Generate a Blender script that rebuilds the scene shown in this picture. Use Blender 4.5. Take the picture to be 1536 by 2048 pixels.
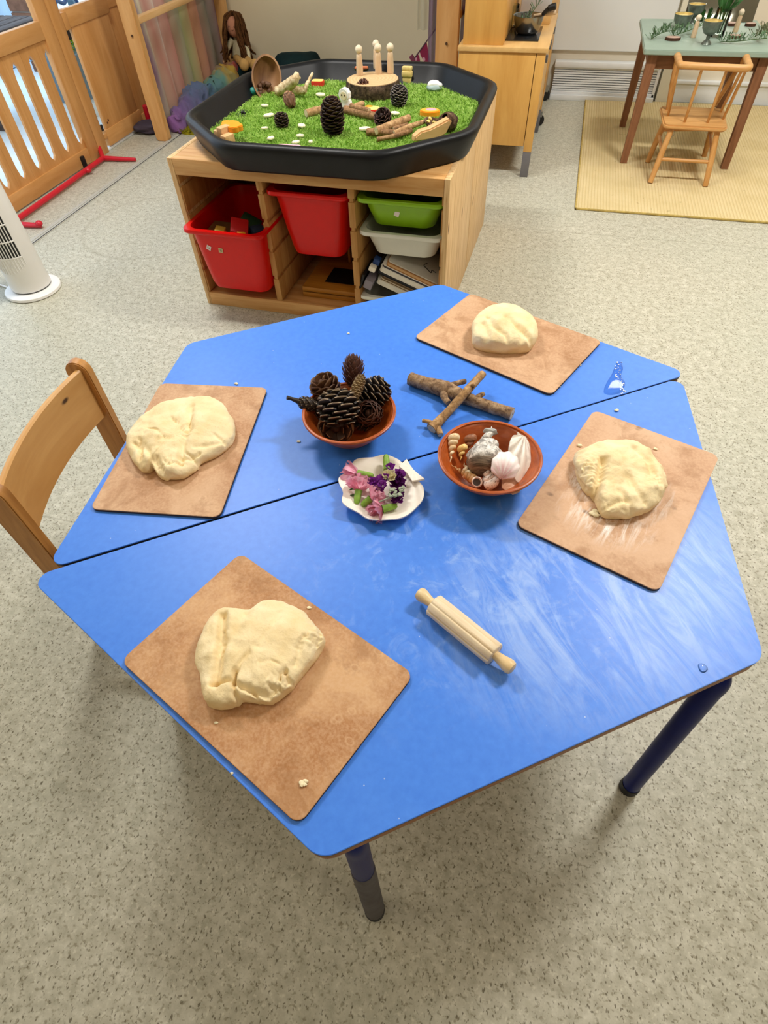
import bpy, bmesh, math, random
from mathutils import Vector, Matrix, noise as mnoise

for _o in list(bpy.data.objects):
    bpy.data.objects.remove(_o, do_unlink=True)
S = bpy.context.scene
COL = S.collection
PI = math.pi
random.seed(11)

# ------------------------------------------------------------------ camera
IW, IH, FPX = 1536.0, 2048.0, 1137.8622
CAM = Vector((0, 0, 1.1827))
def _basis():
    cp, sp = math.cos(.8777), math.sin(.8777)
    F = Vector((0, cp, -sp)); R0 = Vector((1, 0, 0)); U0 = R0.cross(F)
    cr, sr = math.cos(-.046), math.sin(-.046)
    R = cr * R0 + sr * U0; U = -sr * R0 + cr * U0
    rot = Matrix.Rotation(.2845, 3, 'Z')
    return rot @ R, rot @ U, rot @ F
CR, CU, CF = _basis()
cam_d = bpy.data.cameras.new('camera'); cam = bpy.data.objects.new('camera', cam_d); COL.objects.link(cam)
cam_d.sensor_fit = 'HORIZONTAL'; cam_d.sensor_width = 36; cam_d.lens = 36 * FPX / IW
cam_d.clip_start = .02; cam_d.clip_end = 100
mw = Matrix((CR, CU, -CF)).transposed().to_4x4(); mw.translation = CAM
cam.matrix_world = mw
S.camera = cam
def ray(px, py): return CF + CR * ((px - IW / 2) / FPX) + CU * ((IH / 2 - py) / FPX)
def at(px, py, z=0.0):
    d = ray(px, py); return CAM + d * ((z - CAM.z) / d.z)
def atY(px, py, y): d = ray(px, py); return CAM + d * (y / d.y)
def atX(px, py, x): d = ray(px, py); return CAM + d * (x / d.x)
def mpp(p): return (Vector(p) - CAM).dot(CF) / FPX      # metres per photo pixel at a point

# ------------------------------------------------------------------ world, exposure, lights
S.view_settings.view_transform = 'Standard'
try: S.view_settings.look = 'None'
except Exception: pass
S.view_settings.gamma = 1; S.view_settings.use_curve_mapping = False
S.view_settings.exposure = 0.5
S.cycles.use_denoising = True
S.cycles.max_bounces = 8; S.cycles.diffuse_bounces = 5; S.cycles.glossy_bounces = 4
S.cycles.transparent_max_bounces = 16; S.cycles.caustics_reflective = False; S.cycles.caustics_refractive = False
S.cycles.sample_clamp_indirect = 6
w = bpy.data.worlds.new('sky'); S.world = w; w.use_nodes = True
_n = w.node_tree.nodes; _l = w.node_tree.links; _n.clear()
_o = _n.new('ShaderNodeOutputWorld'); _b = _n.new('ShaderNodeBackground'); _g = _n.new('ShaderNodeTexCoord')
_s = _n.new('ShaderNodeSeparateXYZ'); _r = _n.new('ShaderNodeValToRGB')
_r.color_ramp.elements[0].position = .0; _r.color_ramp.elements[0].color = (.78, .9, 1, 1)
_r.color_ramp.elements[1].position = .6; _r.color_ramp.elements[1].color = (.55, .76, 1, 1)
_l.new(_g.outputs['Generated'], _s.inputs[0]); _l.new(_s.outputs['Z'], _r.inputs[0]); _l.new(_r.outputs[0], _b.inputs[0])
_b.inputs[1].default_value = 1.5; _l.new(_b.outputs[0], _o.inputs[0])

CEIL = 2.6
LIGHTS = [(1.05, 1.95, .6, .22, 43), (-1.45, 1.95, .6, .22, 30), (1.05, .0, 1.0, .3, 4), (-1.45, .0, 1.0, .3, 4),
          (1.05, -2.0, 1.0, .3, 3), (-1.45, -2.0, 1.0, .3, 3), (1.05, 3.7, 1.0, .3, 13)]
for i, (x, y, sx, sy, pw) in enumerate(LIGHTS):
    ld = bpy.data.lights.new('ceiling_lamp', 'AREA'); ld.shape = 'RECTANGLE'; ld.size = sx; ld.size_y = sy
    ld.energy = pw; ld.color = (1.0, .968, .915) if y > 1 else (1.0, .84, .6)      # rear pairs tinted warm only to turn the near floor tan
    lo = bpy.data.objects.new('ceiling_lamp', ld); lo.location = (x, y, CEIL - .075); COL.objects.link(lo)

# ------------------------------------------------------------------ materials
def lin(c):
    if isinstance(c, str):
        c = c.lstrip('#'); c = [int(c[i:i + 2], 16) / 255 for i in (0, 2, 4)]
    return tuple((v / 12.92 if v <= .04045 else ((v + .055) / 1.055) ** 2.4) for v in c[:3]) + (1,)
class NT:
    def __init__(s, name):
        s.m = bpy.data.materials.new(name); s.m.use_nodes = True
        s.t = s.m.node_tree; s.n = s.t.nodes; s.l = s.t.links
        s.p = s.n['Principled BSDF']; s._tc = None
    def new(s, typ, **kw):
        nd = s.n.new(typ)
        for k, v in kw.items(): setattr(nd, k, v)
        return nd
    def put(s, sock, v):
        if hasattr(v, 'is_output') or isinstance(v, bpy.types.NodeSocket): s.l.new(v, sock)
        else: sock.default_value = v
    def tc(s, which='Object'):
        if s._tc is None: s._tc = s.new('ShaderNodeTexCoord')
        return s._tc.outputs[which]
    def map(s, scale=(1, 1, 1), rot=(0, 0, 0), loc=(0, 0, 0), src=None):
        m = s.new('ShaderNodeMapping'); s.l.new(src or s.tc(), m.inputs[0])
        m.inputs['Scale'].default_value = scale; m.inputs['Rotation'].default_value = rot; m.inputs['Location'].default_value = loc
        return m.outputs[0]
    def noise(s, vec, scale, detail=3, rough=.55, dist=0):
        n = s.new('ShaderNodeTexNoise'); s.l.new(vec, n.inputs['Vector'])
        n.inputs['Scale'].default_value = scale; n.inputs['Detail'].default_value = detail
        n.inputs['Roughness'].default_value = rough; n.inputs['Distortion'].default_value = dist
        return n.outputs['Fac']
    def voro(s, vec, scale, out='Distance', feature='F1'):
        n = s.new('ShaderNodeTexVoronoi', feature=feature); s.l.new(vec, n.inputs['Vector']); n.inputs['Scale'].default_value = scale
        return n.outputs[out]
    def ramp(s, fac, stops):
        r = s.new('ShaderNodeValToRGB'); s.l.new(fac, r.inputs[0]); e = r.color_ramp.elements
        while len(e) < len(stops): e.new(.5)
        for el, (p, c) in zip(e, stops):
            el.position = p; el.color = lin(c) if isinstance(c, str) else ((c, c, c, 1) if isinstance(c, (int, float)) else c)
        return r.outputs[0]
    def mix(s, fac, a, b, mode='MIX'):
        m = s.new('ShaderNodeMixRGB', blend_type=mode); s.put(m.inputs[0], fac)
        s.put(m.inputs[1], lin(a) if isinstance(a, str) else a); s.put(m.inputs[2], lin(b) if isinstance(b, str) else b)
        return m.outputs[0]
    def math(s, op, a, b=0.0, clamp=False):
        m = s.new('ShaderNodeMath', operation=op, use_clamp=clamp); s.put(m.inputs[0], a); s.put(m.inputs[1], b); return m.outputs[0]
    def blob(s, centre, radius, src=None):
        """1 at the centre falling to 0 at radius (vector), a mask for a stain with a place of its own"""
        v = s.map(scale=tuple(1 / r for r in radius), loc=tuple(-c / r for c, r in zip(centre, radius)), src=src)
        ln = s.new('ShaderNodeVectorMath', operation='LENGTH'); s.l.new(v, ln.inputs[0])
        return s.math('SUBTRACT', 1.0, ln.outputs['Value'], True)
    def bump(s, h, strength=.2, dist=.002):
        b = s.new('ShaderNodeBump'); b.inputs['Strength'].default_value = strength; b.inputs['Distance'].default_value = dist
        s.l.new(h, b.inputs['Height']); s.l.new(b.outputs[0], s.p.inputs['Normal'])
    def fin(s, col=None, rough=.5, spec=.5, metal=0.0):
        if col is not None: s.put(s.p.inputs['Base Color'], lin(col) if isinstance(col, str) else col)
        s.put(s.p.inputs['Roughness'], rough); s.p.inputs['Specular IOR Level'].default_value = spec; s.p.inputs['Metallic'].default_value = metal
        return s.m
MATS = {}
def plain(name, col, rough=.5, spec=.5, metal=0.0, var=.06, scale=25):
    """one colour with a faint mottle"""
    if name in MATS: return MATS[name]
    t = NT(name); c = lin(col); k = lambda f: tuple(min(1, v * f) for v in c[:3]) + (1,)
    n = t.noise(t.tc(), scale, 3)
    MATS[name] = t.fin(t.ramp(n, [(.3, k(1 - var)), (.7, k(1 + var))]), rough, spec, metal); return MATS[name]
def wood(name, light, dark, axis='X', scale=14, stretch=14, rough=.45, knots=0, bump=.08, contrast=(.35, .7), src='Object'):
    if name in MATS: return MATS[name]
    t = NT(name); sc = [stretch] * 3; sc['XYZ'.index(axis)] = 1.0
    v = t.map(scale=tuple(sc), src=t.tc(src)); n = t.noise(v, scale / 6, 4, .6, .6); f = t.noise(v, scale * 1.5, 2, .7)
    c = t.ramp(n, [(contrast[0], light), (contrast[1], dark)])
    c = t.mix(t.math('MULTIPLY', f, .35), c, dark)
    if knots:
        sk = [5.0] * 3; sk['XYZ'.index(axis)] = 2.2
        kv = t.voro(t.map(scale=tuple(sk), src=t.tc(src)), knots)
        c = t.mix(t.ramp(kv, [(.05, 1.0), (.1, .0)]), c, '#4a2a12')
    t.bump(n, bump, .001)
    MATS[name] = t.fin(c, rough, .4); return MATS[name]

# ------------------------------------------------------------------ mesh helpers
def link(name, me, parent=None, loc=None):
    o = bpy.data.objects.new(name, me); COL.objects.link(o)
    if parent is not None: o.parent = parent
    if loc is not None: o.location = loc
    return o
def obj(name, bm, mat, parent=None, smooth=40, loc=None):
    bmesh.ops.recalc_face_normals(bm, faces=bm.faces[:])
    me = bpy.data.meshes.new(name); bm.to_mesh(me); bm.free()
    for m in (mat if isinstance(mat, (list, tuple)) else [mat]): me.materials.append(m)
    if smooth:
        me.polygons.foreach_set('use_smooth', [True] * len(me.polygons))
        if smooth < 180: me.set_sharp_from_angle(angle=math.radians(smooth))
    return link(name, me, parent, loc)
def tag(o, label, cat, group=None, kind=None):
    o['label'] = label; o['category'] = cat
    if group: o['group'] = group
    if kind: o['kind'] = kind
    return o
def thing(name, label, cat, loc=(0, 0, 0), rz=0.0, group=None, rot=None):
    o = bpy.data.objects.new(name, None); COL.objects.link(o); o.location = loc
    o.rotation_euler = rot if rot else (0, 0, rz); o.empty_display_size = .05
    return tag(o, label, cat, group)
def struct(name, bm, mat, smooth=0):
    o = obj(name, bm, mat, None, smooth); o['kind'] = 'structure'; return o
def dup(root, loc, label, rz=None, rot=None, scale=None):
    r = root.copy(); COL.objects.link(r); r.location = loc
    if rz is not None: r.rotation_euler = (0, 0, rz)
    if rot is not None: r.rotation_euler = rot
    if scale is not None: r.scale = (scale,) * 3
    r['label'] = label
    for ch in list(root.children):
        c = ch.copy(); COL.objects.link(c); c.parent = r
        for g in list(ch.children):
            d = g.copy(); COL.objects.link(d); d.parent = c
    return r
def NB(): return bmesh.new()
def box(bm, c, s, bev=0.0, R=None, mi=0, seg=2):
    r = bmesh.ops.create_cube(bm, size=1.0); vs = r['verts']
    bmesh.ops.scale(bm, vec=s, verts=vs)
    fs = list({f for v in vs for f in v.link_faces})
    if bev > 0:
        es = list({e for v in vs for e in v.link_edges})
        rb = bmesh.ops.bevel(bm, geom=es, offset=min(bev, min(s) * .49), segments=seg, affect='EDGES', profile=.5)
        fs = rb['faces']; vs = rb['verts']
        vs = list({v for f in fs for v in f.verts}); fs = list({f for v in vs for f in v.link_faces})
    M = Matrix.Translation(c) @ (R.to_4x4() if R else Matrix())
    bmesh.ops.transform(bm, matrix=M, verts=vs)
    for f in fs: f.material_index = mi
def bx(bm, x0, x1, y0, y1, z0, z1, bev=0.0, mi=0):
    box(bm, ((x0 + x1) / 2, (y0 + y1) / 2, (z0 + z1) / 2), (abs(x1 - x0), abs(y1 - y0), abs(z1 - z0)), bev, None, mi)
def loft(bm, rings, closed=True, cap0=True, cap1=True, mi=0):
    R = [[bm.verts.new(p) for p in r] for r in rings]
    n = len(R[0])
    for a, b in zip(R, R[1:]):
        for i in range(n if closed else n - 1):
            j = (i + 1) % n
            try: bm.faces.new((a[i], a[j], b[j], b[i])).material_index = mi
            except ValueError: pass
    if cap0: bm.faces.new(R[0][::-1]).material_index = mi
    if cap1: bm.faces.new(R[-1]).material_index = mi
    return R
def tube(bm, pts, rad, n=10, mi=0, caps=True, squash=None):
    pts = [Vector(p) for p in pts]
    if isinstance(rad, (int, float)): rad = [rad] * len(pts)
    rings = []; up = None
    for i, p in enumerate(pts):
        t = (pts[min(i + 1, len(pts) - 1)] - pts[max(i - 1, 0)]).normalized()
        if up is None:
            up = Vector((0, 0, 1)) if abs(t.z) < .9 else Vector((1, 0, 0))
        up = (up - t * up.dot(t)).normalized(); s = t.cross(up)
        rings.append([p + (s * math.cos(2 * PI * k / n) + up * math.sin(2 * PI * k / n) * (squash or 1)) * rad[i] for k in range(n)])
    return loft(bm, rings, True, caps, caps, mi)
def lathe(bm, prof, n=32, M=None, mi=0, sx=1.0, sy=1.0, cap=True):
    rings = []
    for r, z in prof:
        ring = [Vector((max(r, 1e-5) * math.cos(2 * PI * k / n) * sx, max(r, 1e-5) * math.sin(2 * PI * k / n) * sy, z)) for k in range(n)]
        rings.append([M @ p for p in ring] if M else ring)
    loft(bm, rings, True, cap, cap, mi)
def prism(bm, poly, z0, z1, bev=0.0, mi=0, M=None, seg=2):
    vs = [bm.verts.new((p[0], p[1], z0)) for p in poly]
    f = bm.faces.new(vs); r = bmesh.ops.extrude_face_region(bm, geom=[f])
    tv = [g for g in r['geom'] if isinstance(g, bmesh.types.BMVert)]
    bmesh.ops.translate(bm, vec=(0, 0, z1 - z0), verts=tv)
    allv = vs + tv; fs = list({f for v in allv for f in v.link_faces})
    if bev:
        tops = [e for e in {e for v in allv for e in v.link_edges} if abs(e.verts[0].co.z - e.verts[1].co.z) < 1e-9]
        rb = bmesh.ops.bevel(bm, geom=tops, offset=bev, segments=seg, affect='EDGES')
        allv = list(set([v for v in allv if v.is_valid] + list(rb['verts']))); fs = list({f for v in allv for f in v.link_faces})
    for f in fs: f.material_index = mi
    if M: bmesh.ops.transform(bm, matrix=M, verts=allv)
def ico(bm, c, r, sub=2, M=None, mi=0, wob=0.0, seed=0.0):
    if isinstance(r, (int, float)): r = (r, r, r)
    q = bmesh.ops.create_icosphere(bm, subdivisions=sub, radius=1.0); vs = q['verts']
    for v in vs:
        k = 1 + (wob * mnoise.noise(v.co * 1.7 + Vector((seed, seed * 2.3, 1.1))) if wob else 0)
        v.co = Vector((v.co.x * r[0], v.co.y * r[1], v.co.z * r[2])) * k
    bmesh.ops.transform(bm, matrix=Matrix.Translation(c) @ (M.to_4x4() if M else Matrix()), verts=vs)
    for f in {f for v in vs for f in v.link_faces}: f.material_index = mi
def rrect(w, d, r, n=6, cx=0.0, cy=0.0):
    out = []
    for sx, sy, a0 in ((1, 1, 0), (-1, 1, 90), (-1, -1, 180), (1, -1, 270)):
        for k in range(n + 1):
            a = math.radians(a0 + 90 * k / n)
            out.append((cx + sx * (w / 2 - r) + r * math.cos(a), cy + sy * (d / 2 - r) + r * math.sin(a)))
    return out
def rpoly(pts, r, n=6):
    """polygon with rounded corners"""
    out = []; N = len(pts)
    for i in range(N):
        p = Vector(pts[i][:2]); a = (Vector(pts[i - 1][:2]) - p).normalized(); b = (Vector(pts[(i + 1) % N][:2]) - p).normalized()
        ri = r[i] if isinstance(r, (list, tuple)) else r
        half = a.angle(b) / 2; d = ri / math.tan(half); c = p + (a + b).normalized() * (ri / math.sin(half))
        s = p + a * d - c; e = p + b * d - c; ang = s.angle(e); sgn = 1 if s.x * e.y - s.y * e.x > 0 else -1
        a0 = math.atan2(s.y, s.x)
        for k in range(n + 1):
            t = a0 + sgn * ang * k / n; out.append((c.x + ri * math.cos(t), c.y + ri * math.sin(t)))
    return out
def basis(d, up=(0, 0, 1)):
    """matrix whose Z axis is d"""
    z = Vector(d).normalized(); u = Vector(up)
    if abs(z.dot(u)) > .98: u = Vector((0, 1, 0))
    x = u.cross(z).normalized(); y = z.cross(x)
    return Matrix((x, y, z)).transposed()
def catmull(pts, per=8, closed=False):
    P = [Vector(p) for p in pts]; n = len(P); out = []
    for i in range(n if closed else n - 1):
        if closed: a, b, c, d = P[i - 1], P[i], P[(i + 1) % n], P[(i + 2) % n]
        else: a, b, c, d = P[max(i - 1, 0)], P[i], P[i + 1], P[min(i + 2, n - 1)]
        for k in range(per):
            t = k / per
            out.append(.5 * ((2 * b) + (c - a) * t + (2 * a - 5 * b + 4 * c - d) * t * t + (3 * b - a - 3 * c + d) * t ** 3))
    if not closed: out.append(P[-1])
    return out
# ------------------------------------------------------------------ the setting
def floor_mat():
    t = NT('speckled_vinyl'); v = t.tc()
    big = t.noise(v, 1.6, 2); mid = t.noise(v, 45, 3, .6)
    c = t.ramp(mid, [(.3, '#a7a391'), (.52, '#bcb9a8'), (.75, '#cfccbd')])
    c = t.mix(t.math('MULTIPLY', t.ramp(big, [(.4, 0.0), (.7, 1.0)]), .3), c, '#b0b5a6')
    d1 = t.noise(t.map(scale=(1, .62, 1), rot=(0, 0, .5)), 205, 2, .5)
    c = t.mix(t.ramp(d1, [(.6, 0.0), (.68, .8)]), c, '#544a35')
    d2 = t.noise(t.map(scale=(.7, 1, 1), rot=(0, 0, 1.2), loc=(3, 1, 0)), 150, 2, .5)
    c = t.mix(t.ramp(d2, [(.57, 0.0), (.68, .6)]), c, '#7a7159')
    d3 = t.noise(t.map(loc=(7, 2, 0)), 120, 2)
    c = t.mix(t.ramp(d3, [(.58, 0.0), (.7, .5)]), c, '#dddbcb')
    sep = t.new('ShaderNodeSeparateXYZ'); t.l.new(v, sep.inputs[0])
    for axis, val in (('Y', 2.70), ('X', 1.42), ('Y', .72)):               # welded seams of the sheets
        dd = t.math('ABSOLUTE', t.math('SUBTRACT', sep.outputs[axis], val))
        c = t.mix(t.math('MULTIPLY', t.ramp(dd, [(.0012, 1.0), (.004, 0.0)]), .4), c, '#6f6a55')
    rv = t.map(loc=(1.78, -2.42, 0)); ln = t.new('ShaderNodeVectorMath', operation='LENGTH'); t.l.new(rv, ln.inputs[0])
    rr = t.math('ABSOLUTE', t.math('SUBTRACT', ln.outputs['Value'], .33))
    c = t.mix(t.math('MULTIPLY', t.ramp(rr, [(.003, 1.0), (.014, 0.0)]), t.math('MULTIPLY', t.noise(v, 3, 2), .4)), c, '#857e66')
    t.bump(mid, .12, .001)
    return t.fin(c, .42, .35)
bm = NB(); bx(bm, -2.63, 3.4, -3.2, 4.72, -.05, 0); struct('floor', bm, floor_mat())
wall_w = plain('wall_white', '#dfe3e3', .6, .3, var=.015, scale=3)
wall_b = plain('wall_beige', '#d9cbab', .7, .3, var=.02, scale=4)
wall_d = plain('wall_cream', '#e0d8c6', .7, .3, var=.02, scale=3)
white_gloss = plain('white_gloss', '#e2e6e8', .35, .5, var=.012)
YB = 4.68
bm = NB(); bx(bm, -2.7, -.52, YB, YB + .1, 0, CEIL); struct('wall_back', bm, wall_b)
bm = NB(); bx(bm, -.52, 3.4, YB, YB + .1, 0, CEIL); struct('wall_back_right', bm, wall_d)
unseen = plain('wall_buff', '#b3a68c', .8, .2, var=.01)
bm = NB(); bx(bm, 3.4, 3.5, -3.2, YB + .1, 0, CEIL); struct('wall_right', bm, unseen)
bm = NB(); bx(bm, -2.7, 3.5, -3.3, -3.2, 0, CEIL); struct('wall_front', bm, unseen)
bm = NB(); bx(bm, -2.7, 3.5, -3.3, YB + .1, CEIL, CEIL + .08); struct('ceiling', bm, plain('ceiling_white', '#cfccc4', .8, .2, var=.01))
# left wall with the wide opening behind the gate
bm = NB(); bx(bm, -2.7, -2.63, -3.3, 1.2, 0, CEIL); bx(bm, -2.7, -2.63, 4.1, YB, 0, CEIL); bx(bm, -2.7, -2.63, 1.2, 4.1, 2.1, CEIL); struct('wall_left', bm, wall_d)
alu = plain('aluminium', '#b4b3aa', .4, .5, .0)
bm = NB(); bx(bm, -2.285, -2.245, -1.5, 3.6, -.001, .004, .0015); bx(bm, -2.272, -2.264, -1.5, 3.6, .003, .006)
struct('trim_1', bm, [alu])
bm = NB(); bx(bm, -2.251, -2.247, -1.5, 3.6, .002, .0052); o = obj('trim_gap_filler', bm, plain('dark_rubber', '#2f2e2b', .7), bpy.data.objects['trim_1'], 0)
# big white wall panel above the heater
bm = NB(); bx(bm, -.62, .562, YB - .028, YB + .01, .25, 2.1, .004); struct('trim_2', bm, wall_w)
bm = NB(); bx(bm, .575, .655, YB - .045, YB + .01, 0, CEIL, .003); struct('trim_3', bm, plain('boxing_cream', '#ddd9c6', .6, .3, var=.01))
bm = NB(); bx(bm, .655, 3.4, YB - .018, YB + .01, 0, .098, .003); bx(bm, .655, 3.4, YB - .03, YB + .01, .098, .116, .004); struct('baseboard_back', bm, white_gloss)
bm = NB(); bx(bm, -2.63, -.62, YB - .015, YB + .01, 0, .1, .003); struct('baseboard_back_left', bm, white_gloss)
# skirting heater with its louvres
ht = thing('skirting_heater', 'long white skirting heater with thin louvres and painted dark gaps along the back wall', 'heater', (0, YB - .03, 0))
bm = NB(); bx(bm, -.085, .56, -.025, .04, .0, .045, .003); bx(bm, -.085, .56, -.025, .04, .168, .2, .006); bx(bm, -.085, .56, .02, .04, .03, .18); bx(bm, .545, .56, -.025, .04, 0, .2); obj('body', bm, white_gloss, ht)
bm = NB(); bx(bm, -.08, .545, .0, .018, .045, .168); obj('louvre_shade', bm, plain('louvre_shade_black', '#0d0d0c', .9, .1), ht, 0)  # near-black sheet paints the shade between the louvres
bm = NB()
for k in range(10): bx(bm, -.08, .545, -.012, .004, .0475 + k * .0124, .0555 + k * .0124)
g = obj('louvres', bm, white_gloss, ht, 0); g['kind'] = 'stuff'
bm = NB(); bx(bm, -.085, .56, -.045, -.027, 0, .03, .003); obj('floor_strip', bm, white_gloss, ht)
# ceiling light fittings that hold the lamps
frame_m = plain('fitting_white', '#e9e9e4', .5)
dm = NT('diffuser'); dm.p.inputs['Emission Color'].default_value = (1, .95, .86, 1); dm.p.inputs['Emission Strength'].default_value = 2.0
diff_m = dm.fin('#f5f2ea', .6)
for i, (x, y, sx, sy, pw) in enumerate(LIGHTS):
    c = thing('ceiling_light', 'white ceiling light fitting with a frosted diffuser above %s' % ['the right of the blue tables', 'the left of the blue tables', 'the floor right of the camera', 'the floor left of the camera', 'the far right floor behind the camera', 'the far left floor behind the camera', 'the small green table'][i], 'light', (x, y, CEIL))
    bm = NB(); bx(bm, -sx / 2 - .03, sx / 2 + .03, -sy / 2 - .03, sy / 2 + .03, -.05, 0, .004); obj('frame', bm, frame_m, c)
    bm = NB(); bx(bm, -sx / 2, sx / 2, -sy / 2, sy / 2, -.06, -.05); obj('diffuser', bm, diff_m, c, 0)
# outside the opening: pale paving in daylight
out_m = NT('pale_paving'); n_ = out_m.noise(out_m.tc(), 2.5, 3); out_m = out_m.fin(out_m.ramp(n_, [(.3, '#dfe9ec'), (.7, '#f2f7f8')]), .7, .3)
bm = NB(); bx(bm, -9, -2.63, -3, 9, -.06, -.012); struct('ground_patio', bm, out_m)

# ------------------------------------------------------------------ the blue table: two half-hexagon tops
TZ = .4786
def blue_mat(name, smear):
    t = NT(name); v = t.tc()
    n = t.noise(v, 90, 3, .6); big = t.noise(v, 5, 3)
    c = t.ramp(n, [(.3, '#3b7ae2'), (.7, '#4384ea')])
    c = t.mix(t.math('MULTIPLY', t.ramp(big, [(.45, 0.0), (.75, 1.0)]), .25), c, '#5f98f0')
    f = t.voro(v, 46); rnd = t.noise(v, 11, 2)
    c = t.mix(t.math('MULTIPLY', t.ramp(f, [(.025, 1.0), (.045, 0.0)]), t.ramp(rnd, [(.5, 0.0), (.6, .7)])), c, '#dfe7f2')
    rough = .42
    if smear:
        st = t.noise(t.map(scale=(34, 7, 1), rot=(0, 0, smear[2])), 1.0, 6, .7, 1.1)
        mk = t.blob((smear[0], smear[1], 0), (.3, .2, 50))
        mk = t.math('MULTIPLY', t.ramp(st, [(.42, 0.0), (.62, 1.0)]), t.ramp(mk, [(.0, 0.0), (.55, 1.0)]))
        c = t.mix(t.math('MULTIPLY', mk, .5), c, '#b0caf4')
        st2 = t.noise(v, 22, 5, .7, 1.5); mk2 = t.blob((smear[0] - .16, smear[1] + .12, 0), (.3, .3, 50))
        c = t.mix(t.math('MULTIPLY', t.math('MULTIPLY', t.ramp(st2, [(.52, 0.0), (.68, 1.0)]), mk2), .45), c, '#a8c6f4')
    t.bump(n, .05, .0006)
    return t.fin(c, rough, .5)
core_m = wood('edge_brown', '#a86c3c', '#7d5028', 'X', 30, 8, .5)
edge_dark = plain('laminate_edge', '#14202e', .5)
navy = plain('navy_tube', '#0f1d66', .35, .12, var=.1); sleeve = plain('worn_grey_sleeve', '#5a575c', .6, .15, var=.2, scale=40)
def table(name, label, cx, cy, rz, mat, legs):
    r = thing(name, label, 'table', (cx, cy, 0), rz)
    L, s_, D = 1.2, .605, .5148
    pts = [(-L / 2, -.0008), (-s_ / 2, -D), (s_ / 2, -D), (L / 2, -.0008)]
    poly = rpoly(pts, [.018, .03, .03, .018])
    bm = NB(); prism(bm, poly, TZ - .0022, TZ, .0006, 0)
    obj('top', bm, mat, r, 30)
    bm = NB(); prism(bm, poly, TZ - .005, TZ - .0022); obj('dark_laminate_line', bm, edge_dark, r, 30)
    bm = NB(); prism(bm, rpoly([(p[0] * .998, p[1] * .998 - .0006) for p in pts], [.018, .03, .03, .018]), TZ - .0245, TZ - .005, .002); obj('edge', bm, core_m, r, 30)
    bm = NB(); z = TZ - .0405
    fr = [(-.44, -.055, z), (-.215, -.43, z), (.215, -.43, z), (.44, -.055, z)]
    for a, b in zip(fr, fr[1:] + fr[:1]): tube(bm, [a, b], .014, 10)
    obj('under_frame', bm, navy, r)
    for (tx, ty, fx, fy, sl) in legs:
        top = Vector((tx, ty, z)); foot = Vector((fx, fy, .012)); ins = top * .8; ins.z = z
        bend = [ins, top.lerp(ins, .35), top.lerp(ins, .12) + Vector((0, 0, -.003)), top.lerp(foot, .035), top.lerp(foot, .12), top.lerp(foot, .2)]
        path = catmull(bend, 4) + [top.lerp(foot, q) for q in (.4, .7, 1)]
        bm = NB(); tube(bm, path, .0158, 16); lg = obj('leg', bm, navy, r)
        if sl:
            a, b = top.lerp(foot, .36), foot
            bm = NB(); tube(bm, [a, a.lerp(b, .04), a.lerp(b, .9), b], [.0166, .0171, .0171, .0166], 16); s2 = obj('sleeve', bm, sleeve, lg); s2['label'] = 'worn grey sleeve over the lower leg'
        bm = NB(); lathe(bm, [(.012, 0), (.0172, .002), (.0176, .012), (.0168, .022)], 16, Matrix.Translation((fx, fy, 0))); obj('foot', bm, plain('black_rubber', '#17171a', .6), lg)
    return r
NR = .6263
table('trapezoid_table', 'near blue half-hexagon table carrying the rolling pin and two boards', -.168, .671, NR, blue_mat('blue_laminate_smeared', (.17, -.35, .85)),
      [(-.262, -.497, -.268, -.533, True), (.268, -.503, .249, -.533, False), (-.505, -.05, -.525, -.062, False), (.5, -.06, .545, -.075, False)])
table('trapezoid_table', 'far blue half-hexagon table carrying the pine cone bowl and crossed twigs', -.151, .686, NR + PI - .0016, blue_mat('blue_laminate', None),
      [(-.237, -.475, -.262, -.53, False), (.237, -.475, .262, -.53, False), (-.5, -.06, -.545, -.075, False), (.5, -.06, .545, -.075, False)])

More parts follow.
